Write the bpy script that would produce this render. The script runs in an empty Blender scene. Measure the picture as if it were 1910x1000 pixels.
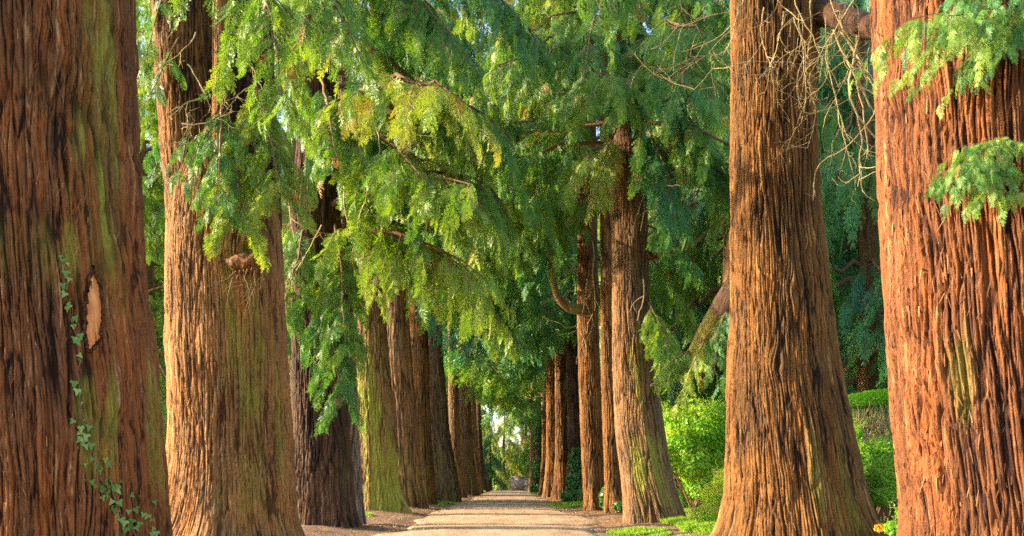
import bpy, math, random
import numpy as np
from mathutils import Vector
from mathutils.bvhtree import BVHTree

C = bpy.context.scene
R = math.radians
# ------------------------------------------------------------------ camera, sky, sun, exposure
CAMH, F, HOR = 1.0, 1910.0, 900.0
cam_d = bpy.data.cameras.new('camera'); cam = bpy.data.objects.new('camera', cam_d)
C.collection.objects.link(cam); C.camera = cam
cam.location = (0, 0, CAMH); cam.rotation_euler = (R(90), 0, 0)
cam_d.lens = 36.0; cam_d.sensor_width = 36.0
cam_d.shift_y = (HOR - 500.0) / 1910.0
cam_d.clip_start = 0.1; cam_d.clip_end = 3000

SUN_EL, SUN_AZ = 18.0, -4.0          # elevation; degrees behind due left
S = Vector((-math.cos(R(SUN_EL)) * math.cos(R(SUN_AZ)), -math.cos(R(SUN_EL)) * math.sin(R(SUN_AZ)), math.sin(R(SUN_EL))))
w = bpy.data.worlds.new('World'); C.world = w; w.use_nodes = True
nt = w.node_tree; bg = nt.nodes['Background']; sky = nt.nodes.new('ShaderNodeTexSky')
sky.sky_type = 'NISHITA'; sky.sun_disc = False
sky.sun_elevation = R(SUN_EL); sky.sun_rotation = math.atan2(S.x, S.y)
sky.air_density = 1.0; sky.dust_density = 2.0
nt.links.new(sky.outputs[0], bg.inputs[0]); bg.inputs[1].default_value = 0.15
sl = bpy.data.lights.new('sun', 'SUN'); sl.energy = 3.6; sl.angle = R(0.6); sl.color = (1.0, 0.81, 0.56)
so = bpy.data.objects.new('sun', sl); C.collection.objects.link(so)
so.rotation_euler = (-S).to_track_quat('-Z', 'Y').to_euler(); so.location = S * 60
C.view_settings.view_transform = 'Standard'; C.view_settings.look = 'None'
C.view_settings.exposure = 2.1; C.view_settings.gamma = 1.0
C.cycles.max_bounces = 7; C.cycles.diffuse_bounces = 4; C.cycles.transmission_bounces = 5
C.cycles.glossy_bounces = 2; C.cycles.volume_bounces = 0; C.cycles.use_denoising = False; C.cycles.use_adaptive_sampling = False
C.cycles.sample_clamp_indirect = 0.3
C.cycles.filter_width = 1.6

# ------------------------------------------------------------------ helpers
def px(x, y, d):
    """point seen at photo position x, y when it stands d metres away"""
    return ((x - 955.0) / F * d, d, CAMH + (HOR - y) / F * d)

def hashf(*ks):
    h = np.zeros(np.broadcast(*ks).shape, dtype=np.uint32)
    for k, m in zip(ks, (374761393, 668265263, 2147483647, 1274126177)):
        h = h + np.asarray(k).astype(np.int64).astype(np.uint32) * np.uint32(m)
    h = (h ^ (h >> np.uint32(13))) * np.uint32(1274126177)
    h = (h ^ (h >> np.uint32(16))) * np.uint32(2246822519)
    h = h ^ (h >> np.uint32(15))
    return h.astype(np.float64) / 4294967295.0

def noise3(p, seed=0):
    p = np.asarray(p, dtype=np.float64); i = np.floor(p).astype(np.int64); f = p - i
    u = f * f * (3 - 2 * f); o = 0
    for a in (0, 1):
        for b in (0, 1):
            for c in (0, 1):
                wgt = (u[:, 0] if a else 1 - u[:, 0]) * (u[:, 1] if b else 1 - u[:, 1]) * (u[:, 2] if c else 1 - u[:, 2])
                o = o + wgt * hashf(i[:, 0] + a, i[:, 1] + b, i[:, 2] + c, seed)
    return o * 2 - 1

def fbm(p, seed=0, n=3):
    o = 0; a = 0.6; q = np.array(p, dtype=np.float64)
    for k in range(n):
        o = o + a * noise3(q, seed + 17 * k); a *= 0.5; q = q * 2.03 + 3.1
    return o

def voro(a, b, na, seed=0):
    """edge distance F2-F1 and cell id of a 2D cell pattern, periodic in a with period na"""
    ia, ib = np.floor(a).astype(np.int64), np.floor(b).astype(np.int64)
    f1 = np.full(a.shape, 9.0); f2 = np.full(a.shape, 9.0); cid = np.zeros(a.shape)
    for da in (-1, 0, 1):
        for db in (-1, 0, 1):
            ca, cb = ia + da, ib + db; m = np.mod(ca, na)
            x = ca + 0.15 + 0.7 * hashf(m, cb, seed); y = cb + 0.1 + 0.8 * hashf(m, cb, seed + 5)
            dd = np.sqrt((a - x) ** 2 + (b - y) ** 2)
            nearer = dd < f1
            f2 = np.where(nearer, f1, np.minimum(f2, dd)); cid = np.where(nearer, hashf(m, cb, seed + 9), cid)
            f1 = np.where(nearer, dd, f1)
    return f2 - f1, cid

def smooth(e0, e1, x):
    t = np.clip((x - e0) / (e1 - e0), 0, 1); return t * t * (3 - 2 * t)

class MB:
    def __init__(s): s.v = []; s.q = []; s.t = []; s.n = 0
    def add(s, v, q, t=0.5):
        v = np.asarray(v, dtype=np.float32).reshape(-1, 3); q = np.asarray(q, dtype=np.int64).reshape(-1, 4)
        s.v.append(v); s.q.append(q + s.n); s.n += len(v)
        s.t.append(np.full(len(v), t, dtype=np.float32) if np.isscalar(t) else np.asarray(t, dtype=np.float32))
    def build(s, name, mat, parent=None, off=(0, 0, 0)):
        v = np.concatenate(s.v); q = np.concatenate(s.q); t = np.concatenate(s.t)
        return mesh_obj(name, v, q, mat, parent, {'tint': t}, off)

def mesh_obj(name, v, q, mat, parent=None, attrs=None, off=(0, 0, 0), smooth_=False):
    me = bpy.data.meshes.new(name); v = (np.asarray(v, dtype=np.float32) - np.asarray(off, dtype=np.float32))
    me.vertices.add(len(v)); me.vertices.foreach_set('co', v.ravel())
    me.loops.add(q.size); me.loops.foreach_set('vertex_index', q.astype(np.int32).ravel())
    me.polygons.add(len(q)); me.polygons.foreach_set('loop_start', np.arange(0, q.size, q.shape[1], dtype=np.int32))
    me.update(calc_edges=True)
    if smooth_: me.polygons.foreach_set('use_smooth', np.ones(len(q), dtype=bool))
    for k, a in (attrs or {}).items():
        a = np.asarray(a, dtype=np.float32)
        at = me.attributes.new(k, 'FLOAT_VECTOR' if a.ndim == 2 else 'FLOAT', 'POINT')
        at.data.foreach_set('vector' if a.ndim == 2 else 'value', a.ravel())
    me.materials.append(mat)
    o = bpy.data.objects.new(name, me); C.collection.objects.link(o)
    if parent is not None: o.parent = parent
    return o

def tag(o, label=None, cat=None, group=None, kind=None):
    if label: o['label'] = label
    if cat: o['category'] = cat
    if group: o['group'] = group
    if kind: o['kind'] = kind
    return o

def thing(name, label, cat, loc, group=None):
    o = bpy.data.objects.new(name, None); C.collection.objects.link(o); o.location = loc; o.empty_display_size = 0.3
    return tag(o, label, cat, group)

def tube(mb, pts, radii, n=5, t=0.5):
    P = np.asarray(pts, dtype=np.float64); rr = np.asarray(radii, dtype=np.float64)
    T = np.gradient(P, axis=0); T /= np.linalg.norm(T, axis=1)[:, None] + 1e-9
    ref = np.where(np.abs(T[:, 2:3]) > 0.8, np.array([[1.0, 0.1, 0]]), np.array([[0, 0.1, 1.0]]))
    U = np.cross(T, ref); U /= np.linalg.norm(U, axis=1)[:, None] + 1e-9; V = np.cross(T, U)
    a = np.arange(n) * 2 * math.pi / n
    v = P[:, None] + rr[:, None, None] * (U[:, None] * np.cos(a)[None, :, None] + V[:, None] * np.sin(a)[None, :, None])
    i = np.arange(len(P) - 1)[:, None] * n; j = np.arange(n)[None]; k = (j + 1) % n
    q = np.stack([i + j, i + k, i + n + k, i + n + j], -1).reshape(-1, 4)
    mb.add(v.reshape(-1, 3), q, t)

# ------------------------------------------------------------------ materials
def newmat(name):
    m = bpy.data.materials.new(name); m.use_nodes = True; n = m.node_tree.nodes; L = m.node_tree.links
    return m, n, L, n['Principled BSDF']
def N(n, typ, **kw):
    o = n.new(typ)
    for k, v in kw.items():
        if k.startswith('i_'): o.inputs[k[2:].replace('_', ' ')].default_value = v
        else: setattr(o, k, v)
    return o
def ramp(n, stops):
    r = n.new('ShaderNodeValToRGB'); e = r.color_ramp.elements
    while len(e) < len(stops): e.new(0.5)
    for x, (p, c) in zip(e, stops): x.position = p; x.color = (*c, 1)
    return r
def mixc(n, L, f, a, b, mode='MIX'):
    m = n.new('ShaderNodeMix'); m.data_type = 'RGBA'; m.blend_type = mode
    for s, v in ((0, f), (6, a), (7, b)):
        if hasattr(v, 'node'): L.new(v, m.inputs[s])
        elif s == 0: m.inputs[0].default_value = v
        else: m.inputs[s].default_value = (*v, 1)
    return m.outputs[2]
def math_(n, L, op, a, b=0.0):
    m = n.new('ShaderNodeMath'); m.operation = op
    for s, v in ((0, a), (1, b)):
        if hasattr(v, 'node'): L.new(v, m.inputs[s])
        else: m.inputs[s].default_value = v
    return m.outputs[0]

def bark_mat(name, dark, mid, light, accent, moss=(0.27, 0.27, 0.035), k=1.0, bump=0.85):
    m, n, L, P = newmat(name)
    at = N(n, 'ShaderNodeAttribute', attribute_name='bco')
    wn = N(n, 'ShaderNodeTexNoise', i_Scale=2.2, i_Detail=2.0); L.new(at.outputs['Vector'], wn.inputs['Vector'])
    ad = n.new('ShaderNodeVectorMath'); ad.operation = 'MULTIPLY_ADD'
    L.new(wn.outputs['Color'], ad.inputs[0]); ad.inputs[1].default_value = (0.16, 0.16, 0.3); L.new(at.outputs['Vector'], ad.inputs[2])
    def stretched(sx, sz):
        mp = N(n, 'ShaderNodeMapping'); mp.inputs['Scale'].default_value = (sx, sx, sz); L.new(ad.outputs[0], mp.inputs[0]); return mp.outputs[0]
    n1 = N(n, 'ShaderNodeTexNoise', i_Scale=1.0, i_Detail=5.0, i_Roughness=0.62); L.new(stretched(17 * k, 1.3 * k), n1.inputs['Vector'])
    n2 = N(n, 'ShaderNodeTexNoise', i_Scale=1.0, i_Detail=4.0, i_Roughness=0.7); L.new(stretched(75 * k, 5.0 * k), n2.inputs['Vector'])
    n3 = N(n, 'ShaderNodeTexNoise', i_Scale=1.0, i_Detail=3.0); L.new(stretched(2.6, 0.7), n3.inputs['Vector'])
    n4 = N(n, 'ShaderNodeTexNoise', i_Scale=1.0, i_Detail=3.0); L.new(stretched(9.0, 0.5), n4.inputs['Vector'])
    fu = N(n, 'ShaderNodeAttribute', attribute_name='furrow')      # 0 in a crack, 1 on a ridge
    sa = N(n, 'ShaderNodeAttribute', attribute_name='strand')
    tone = math_(n, L, 'ADD', math_(n, L, 'MULTIPLY', n1.outputs[0], 0.60), math_(n, L, 'MULTIPLY', n2.outputs[0], 0.55))
    tone = math_(n, L, 'ADD', math_(n, L, 'SUBTRACT', tone, 0.075), math_(n, L, 'MULTIPLY', math_(n, L, 'SUBTRACT', sa.outputs['Fac'], 0.5), 0.26))
    tone = math_(n, L, 'ADD', math_(n, L, 'MULTIPLY', tone, 1.0), math_(n, L, 'MULTIPLY', math_(n, L, 'SUBTRACT', fu.outputs['Fac'], 0.85), 0.34))  # cracks darkened in the colour: painted recess shade with the bark's own furrow tone
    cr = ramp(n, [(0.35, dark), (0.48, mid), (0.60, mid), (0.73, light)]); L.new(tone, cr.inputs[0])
    ac = ramp(n, [(0.50, (0, 0, 0)), (0.66, (1, 1, 1))]); L.new(n4.outputs[0], ac.inputs[0])
    col = mixc(n, L, math_(n, L, 'MULTIPLY', ac.outputs[0], 0.55), cr.outputs[0], accent)
    hv = ramp(n, [(0.35, (0.72, 0.74, 0.80)), (0.65, (1.22, 1.12, 1.0))]); L.new(n3.outputs[0], hv.inputs[0])
    col = mixc(n, L, 1.0, col, hv.outputs[0], 'MULTIPLY')
    mo = N(n, 'ShaderNodeAttribute', attribute_name='moss')
    mf = math_(n, L, 'MULTIPLY', mo.outputs['Fac'], math_(n, L, 'ADD', 0.25, math_(n, L, 'MULTIPLY', n1.outputs[0], 1.3)))
    mf = N(n, 'ShaderNodeClamp').outputs[0] if False else math_(n, L, 'MINIMUM', mf, 0.9)
    mcol = mixc(n, L, n2.outputs[0], tuple(c * 0.55 for c in moss), tuple(c * 1.5 for c in moss))
    col = mixc(n, L, mf, col, mcol)
    L.new(col, P.inputs['Base Color']); P.inputs['Roughness'].default_value = 0.78; P.inputs['Specular IOR Level'].default_value = 0.22
    hh = math_(n, L, 'ADD', math_(n, L, 'MULTIPLY', n1.outputs[0], 1.0), math_(n, L, 'MULTIPLY', n2.outputs[0], 0.6))
    bp = N(n, 'ShaderNodeBump', i_Strength=bump, i_Distance=0.06); L.new(hh, bp.inputs['Height']); L.new(bp.outputs[0], P.inputs['Normal'])
    return m

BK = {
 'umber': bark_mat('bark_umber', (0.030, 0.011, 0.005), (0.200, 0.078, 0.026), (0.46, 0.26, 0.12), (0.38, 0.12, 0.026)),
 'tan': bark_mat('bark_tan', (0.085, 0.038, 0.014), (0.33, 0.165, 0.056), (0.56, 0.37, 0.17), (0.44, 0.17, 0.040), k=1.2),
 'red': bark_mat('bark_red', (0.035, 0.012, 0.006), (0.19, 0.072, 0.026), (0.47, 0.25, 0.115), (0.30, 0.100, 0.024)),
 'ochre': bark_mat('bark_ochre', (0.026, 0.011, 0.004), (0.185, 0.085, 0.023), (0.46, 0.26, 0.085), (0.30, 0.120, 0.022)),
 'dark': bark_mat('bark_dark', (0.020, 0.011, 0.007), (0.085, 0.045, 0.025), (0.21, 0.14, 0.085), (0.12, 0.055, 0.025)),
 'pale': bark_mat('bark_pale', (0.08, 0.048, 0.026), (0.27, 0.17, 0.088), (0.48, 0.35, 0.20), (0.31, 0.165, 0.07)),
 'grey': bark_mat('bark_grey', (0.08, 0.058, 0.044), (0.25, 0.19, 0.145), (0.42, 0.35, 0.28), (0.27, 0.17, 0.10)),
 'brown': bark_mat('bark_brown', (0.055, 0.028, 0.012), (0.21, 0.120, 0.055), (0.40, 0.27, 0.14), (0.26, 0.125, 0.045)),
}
def leaf_mat(name, stops, trans=0.36, rough=0.42, noise_amt=0.35):
    m, n, L, P = newmat(name)
    at = N(n, 'ShaderNodeAttribute', attribute_name='tint'); g = N(n, 'ShaderNodeNewGeometry')
    nz = N(n, 'ShaderNodeTexNoise', i_Scale=0.55, i_Detail=2.0); L.new(g.outputs['Position'], nz.inputs['Vector'])
    f = math_(n, L, 'ADD', at.outputs['Fac'], math_(n, L, 'MULTIPLY', math_(n, L, 'SUBTRACT', nz.outputs[0], 0.5), noise_amt))
    cr = ramp(n, stops); L.new(f, cr.inputs[0])
    L.new(cr.outputs[0], P.inputs['Base Color']); P.inputs['Roughness'].default_value = rough; P.inputs['Specular IOR Level'].default_value = 0.35
    tr = N(n, 'ShaderNodeBsdfTranslucent'); tc = mixc(n, L, 1.0, cr.outputs[0], (1.42, 1.36, 0.5), 'MULTIPLY'); L.new(tc, tr.inputs[0])
    mx = N(n, 'ShaderNodeMixShader'); mx.inputs[0].default_value = trans
    L.new(P.outputs[0], mx.inputs[1]); L.new(tr.outputs[0], mx.inputs[2]); L.new(mx.outputs[0], n['Material Output'].inputs[0])
    return m
# tint 0: blue-green, 0.5: green, 0.8: yellow-green, 1: dry orange
LEAF = leaf_mat('conifer_leaf', [(0.0, (0.050, 0.190, 0.115)), (0.25, (0.066, 0.225, 0.068)), (0.5, (0.110, 0.250, 0.036)), (0.78, (0.24, 0.355, 0.040)), (0.92, (0.34, 0.40, 0.06)), (1.0, (0.34, 0.15, 0.04))])
SHRUB = leaf_mat('shrub_leaf', [(0.0, (0.03, 0.10, 0.03)), (0.35, (0.07, 0.25, 0.03)), (0.65, (0.20, 0.46, 0.03)), (0.9, (0.38, 0.55, 0.06)), (1.0, (0.55, 0.26, 0.03))], trans=0.45)
IVY = leaf_mat('ivy_leaf', [(0.0, (0.05, 0.13, 0.04)), (0.6, (0.12, 0.27, 0.05)), (1.0, (0.30, 0.42, 0.11))], trans=0.2, rough=0.35)
GRASS = leaf_mat('grass_blade', [(0.0, (0.09, 0.22, 0.02)), (0.6, (0.24, 0.42, 0.03)), (1.0, (0.46, 0.52, 0.10))], trans=0.4, noise_amt=0.2)
def plain(name, c1, c2, scale=6.0, rough=0.85, bump=0.3, stretch=(1, 1, 1)):
    m, n, L, P = newmat(name); g = N(n, 'ShaderNodeTexCoord'); mp = N(n, 'ShaderNodeMapping'); mp.inputs['Scale'].default_value = stretch
    L.new(g.outputs['Object'], mp.inputs[0])
    nz = N(n, 'ShaderNodeTexNoise', i_Scale=scale, i_Detail=8.0, i_Roughness=0.65); L.new(mp.outputs[0], nz.inputs['Vector'])
    cr = ramp(n, [(0.3, c1), (0.7, c2)]); L.new(nz.outputs[0], cr.inputs[0]); L.new(cr.outputs[0], P.inputs['Base Color'])
    P.inputs['Roughness'].default_value = rough; P.inputs['Specular IOR Level'].default_value = 0.2
    bp = N(n, 'ShaderNodeBump', i_Strength=bump, i_Distance=0.02); L.new(nz.outputs[0], bp.inputs['Height']); L.new(bp.outputs[0], P.inputs['Normal'])
    return m
TWIG = plain('twig_bark', (0.10, 0.055, 0.03), (0.24, 0.14, 0.075), 30)
DEAD = plain('dead_twig', (0.26, 0.19, 0.09), (0.52, 0.40, 0.20), 25)
LITTER = leaf_mat('litter_leaf', [(0.0, (0.10, 0.045, 0.02)), (0.5, (0.30, 0.15, 0.06)), (1.0, (0.52, 0.36, 0.18))], trans=0.1, rough=0.8)

# ------------------------------------------------------------------ trunks
TRUNKS = {}
def trunk_mesh(name, prof, d, mat, parent, seed, R0=None, nth=220, dz=0.05, ztop=None, H=18.0, bark=0.022, flute=0.06, flare=0.10,
               cellw=0.062, cellh=0.85, moss=(), knots=(), base=True, shred=0, off=(0, 0, 0), lean_to=None, ridge=1.0):
    """prof: list of (photo y, left x, right x); gives height, centre and radius of the stem at distance d"""
    rows = sorted([(CAMH + (HOR - y) / F * d, ((a + b) / 2 - 955) / F * d, (b - a) / 2 / F * d) for y, a, b in prof])
    zs, cx, rr = map(np.array, zip(*rows))
    z0 = -0.15 if base else zs[0]
    vis = CAMH + HOR / F * d + 0.4 if ztop is None else ztop
    zv = np.arange(z0, min(vis, H), dz); zz = np.concatenate([zv, np.arange(zv[-1] + 0.5, H, 0.6)]) if H > vis else zv
    slope = (cx[-1] - cx[0]) / max(zs[-1] - zs[0], .1)
    Cx = np.interp(zz, zs, cx) + np.where(zz > zs[-1], (zz - zs[-1]) * slope * 0.5, 0)
    # soften the kinks of the profile
    Rr = np.interp(zz, zs, rr)
    if H > zs[-1] + .1: Rr = np.where(zz > zs[-1], np.maximum(rr[-1] * (1 - (zz - zs[-1]) / (H - zs[-1] + .01)), 0.04), Rr)
    ker = max(3, int(0.5 / dz) | 1); nv = len(zv)
    if nv > ker * 2:
        for A in (Cx, Rr):
            pad = np.pad(A[:nv], ker // 2, mode='reflect', reflect_type='odd'); A[:nv] = np.convolve(pad, np.ones(ker) / ker, 'valid')
    R0 = R0 or float(np.median(rr)); circ = 2 * math.pi * R0
    th = np.arange(nth) * 2 * math.pi / nth
    TH, ZZ = np.meshgrid(th, zz); RR = np.repeat(Rr[:, None], nth, 1); CX = np.repeat(Cx[:, None], nth, 1)
    t = TH.ravel(); z = ZZ.ravel(); r = RR.ravel(); cxx = CX.ravel()
    cyl = np.stack([np.cos(t) * R0, np.sin(t) * R0, z], 1)
    # slow twist and wander of the grain
    wu = 0.10 * fbm(cyl * np.array([1.6, 1.6, 0.55]), seed + 1, 3) + 0.022 * fbm(cyl * np.array([6, 6, 2.2]), seed + 2, 2)
    kd = np.zeros_like(t)
    sh_ = -math.atan2(float(np.median(cx)), d)          # angles are given from the side that faces the path's viewer
    for (kt, kz, ks) in knots:
        kt = kt + sh_
        du = (np.mod(t - kt + math.pi, 2 * math.pi) - math.pi) * R0; dv = (z - kz) * 0.55
        g = np.exp(-(du ** 2 + dv ** 2) / ks ** 2); wu = wu - du * g * 0.75; kd += g * ks * 0.35 - 1.3 * ks * 0.35 * np.exp(-(du ** 2 + dv ** 2) / (ks * 0.3) ** 2)
    u = np.mod(t, 2 * math.pi) * R0 + wu
    na = max(6, int(round(circ / cellw)))
    e1, c1 = voro(u / circ * na, z / (cellh * 1.7) + 0.5 * noise3(cyl * 1.1, seed + 3), na, seed + 4)
    na2 = max(10, int(round(circ / (cellw * 0.42))))
    e2, c2 = voro(u / circ * na2, z / (cellh * 0.9) + 0.6 * noise3(cyl * 2.3, seed + 5), na2, seed + 6)
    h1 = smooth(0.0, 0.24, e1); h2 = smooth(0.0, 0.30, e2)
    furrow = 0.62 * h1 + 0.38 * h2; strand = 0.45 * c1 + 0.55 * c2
    amp = 0.6 + 0.55 * fbm(cyl * np.array([1.1, 1.1, 0.5]), seed + 8, 2)
    disp = 1.35 * bark * ridge * (amp * (h1 - 0.6 + 0.35 * (c1 - .5)) + 0.45 * (h2 - 0.6 + .3 * (c2 - .5)))
    if dz < .06:                                        # long deep fissures and torn places
        fis = 1 - smooth(0.0, 0.075, np.abs(fbm(cyl * np.array([3.4, 3.4, .34]) + .25 * wu[:, None], seed + 40, 2))); fis *= smooth(-.15, .2, noise3(cyl * np.array([1.3, 1.3, .9]), seed + 41))
        disp = disp - bark * 1.1 * fis; furrow = furrow * (1 - .6 * fis)  # lower furrow value paints the fissures darker too
        tear = smooth(.35, .5, fbm(cyl * np.array([5, 5, 1.3]), seed + 42, 3)); disp = disp + bark * .7 * tear
    disp = disp + 0.55 * bark * fbm(cyl * np.array([15, 15, 4.5]), seed + 30, 2)
    # flutes and root flare
    ph = seed * 1.7
    lobes = sum(a * np.cos(k * t + ph * k + 0.25 * z * (1 if k % 2 else -1)) for k, a in ((2, .35), (3, .3), (5, .35), (8, .22), (13, .12)))
    low = np.exp(-np.maximum(z, 0) / 1.1)
    disp = disp + r * flute * lobes * (0.35 + 1.5 * low) + r * 0.05 * fbm(cyl * np.array([1.2, 1.2, 0.6]), seed + 12, 3)
    if base: disp = disp + r * flare * np.exp(-np.maximum(z, 0) / 0.45) * (1 + 1.2 * lobes)
    disp = disp + kd
    rad = np.maximum(r + disp, 0.02)
    x = cxx + rad * np.cos(t); y = d + rad * np.sin(t)
    if lean_to is not None: y = y + lean_to * np.maximum(z, 0)
    v = np.stack([x, y, z], 1)
    nr = len(zz); i = np.arange(nr - 1)[:, None] * nth; j = np.arange(nth)[None]; k = (j + 1) % nth
    q = np.stack([i + j, i + k, i + nth + k, i + nth + j], -1).reshape(-1, 4)
    # moss and algae: patches given as (angle, height, angular width, vertical size, strength)
    ms = np.zeros_like(t)
    st = smooth(-0.25, 0.35, fbm(cyl * np.array([7, 7, 0.7]), seed + 20, 3)); bl = smooth(-0.15, 0.2, fbm(cyl * np.array([2.6, 2.6, 0.8]), seed + 21, 3))
    for (mt, mz, mw, mh, s_) in moss:
        mt = mt + sh_
        da = (np.mod(t - mt + math.pi, 2 * math.pi) - math.pi) / mw; g = np.exp(-da ** 2 - ((z - mz) / mh) ** 2)
        ms = np.maximum(ms, s_ * smooth(0.15, 0.7, g * (0.30 + 1.1 * st * (0.25 + 0.75 * bl))))
    bco = cyl + np.array([seed * 3.1, seed * 1.3, 0])
    if shred:
        rg = np.random.RandomState(seed + 77); ids = rg.randint(0, len(zv) - 12, shred) * nth + rg.randint(0, nth, shred)
        sv, sq = [], []; base_n = len(v)
        for c, idx in enumerate(ids):
            p = v[idx]; a = t[idx]; out = np.array([math.cos(a), math.sin(a), 0]); side = np.array([-math.sin(a), math.cos(a), 0])
            Lh = rg.uniform(0.03, 0.13); wd = rg.uniform(0.0015, 0.005); lift = rg.uniform(0.002, 0.018) ; sk = rg.normal(0, 0.2); up = 1 if rg.rand() < .4 else -1
            A = p + out * 0.002; B = p + out * lift + np.array([0, 0, up * Lh]) + side * sk * Lh; M = (A + B) / 2 + out * lift * 0.1
            sv += [A - side * wd, A + side * wd, M + side * wd, M - side * wd, B + side * wd * .3, B - side * wd * .3]
            b = base_n + c * 6; sq += [(b, b + 1, b + 2, b + 3), (b + 3, b + 2, b + 4, b + 5)]
        v = np.concatenate([v, np.array(sv)]); q = np.concatenate([q, np.array(sq)])
        rep = np.repeat(ids, 6); bco = np.concatenate([bco, bco[rep] + rg.normal(0, .05, (len(rep) // 6, 3)).repeat(6, 0)])
        strand = np.concatenate([strand, rg.rand(len(rep) // 6).repeat(6)]); furrow = np.concatenate([furrow, np.full(len(rep), 0.95)]); ms = np.concatenate([ms, ms[rep] * 0.3])
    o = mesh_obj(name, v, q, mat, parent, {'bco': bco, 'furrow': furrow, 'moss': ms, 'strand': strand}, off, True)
    TRUNKS[seed] = (v, q)
    return o, (zz, Cx, Rr)

# ------------------------------------------------------------------ foliage
def spray_template(lod, rg):
    v, q = [], []
    def leaf(a, b, wd, zj=0.0):
        a = np.array(a, float); b = np.array(b, float); m = a * 0.45 + b * 0.55; dr = b - a; pp = np.array([-dr[1], dr[0], 0]); pp /= np.linalg.norm(pp) + 1e-9
        k = len(v); v.extend([a, m + pp * wd / 2 + [0, 0, zj], b, m - pp * wd / 2 - [0, 0, zj]]); q.append((k, k + 1, k + 2, k + 3))
    ns = {0: 9, 1: 7, 2: 5}[lod]
    bend = rg.uniform(-0.15, 0.15)
    for i in range(ns):
        t = (i + 0.5 + rg.uniform(-.2, .2)) / ns; x = t; yc = bend * t * t
        for s in (-1, 1):
            if rg.rand() < 0.08: continue
            L_ = (0.42 * (1 - t) ** 0.75 + 0.10) * rg.uniform(0.75, 1.15); a = R(rg.uniform(34, 52)); zb = rg.uniform(-.05, .03)
            ex, ey = x + L_ * math.cos(a), yc + s * L_ * math.sin(a)
            if lod == 2: leaf((x, yc, 0), (ex, ey, zb), 0.15 * L_ + 0.045, rg.uniform(-.015, .015)); continue
            leaf((x, yc, 0), (ex, ey, zb), 0.030 + .03 * L_, rg.uniform(-.01, .01))
            m = {0: 4, 1: 3}[lod]
            for j in range(m):
                tt = (j + 0.7) / (m + 0.5)
                bx, by = x + (ex - x) * tt, yc + (ey - yc) * tt; l2 = L_ * 0.42 * (1.15 - tt)
                for s2 in (-1, 1):
                    a2 = s * a + s2 * R(38); leaf((bx, by, zb * tt), (bx + l2 * math.cos(a2), by + l2 * math.sin(a2), zb * tt + rg.uniform(-.03, .02)), 0.036 if lod == 1 else 0.026)
    leaf((0, 0, 0), (0.6, bend * .36, 0), 0.03); leaf((0.55, bend * .3, 0), (1.08, bend * 1.1, 0), 0.045)
    v = np.array(v); v[:, 2] -= 0.28 * v[:, 0] ** 2 + 0.5 * v[:, 1] ** 2; return v, np.array(q)
_rg = np.random.RandomState(5)
SPR = {l: [spray_template(l, _rg) for _ in range(6)] for l in (0, 1, 2)}
def put_sprays(mb, pos, dr, nm, sc, tint, lod, rg):
    pos, dr, nm, sc, tint = map(lambda a: np.asarray(a, dtype=np.float64), (pos, dr, nm, sc, tint))
    if len(pos) == 0: return
    X = dr / (np.linalg.norm(dr, axis=1)[:, None] + 1e-9); Z = nm - (nm * X).sum(1)[:, None] * X; Z /= np.linalg.norm(Z, axis=1)[:, None] + 1e-9
    Y = np.cross(Z, X); M = np.stack([X, Y, Z], 1)                  # rows
    var = rg.randint(0, 6, len(pos))
    for k in range(6):
        s = var == k
        if not s.any(): continue
        tv, tq = SPR[lod][k]
        V = np.einsum('vi,nij->nvj', tv, M[s] * sc[s][:, None, None]) + pos[s][:, None]
        n = len(V); Q = tq[None] + (np.arange(n) * len(tv))[:, None, None]
        mb.add(V.reshape(-1, 3), Q.reshape(-1, 4), np.repeat(tint[s], len(tv)))
UP = np.array([0, 0, 1.0])
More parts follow.
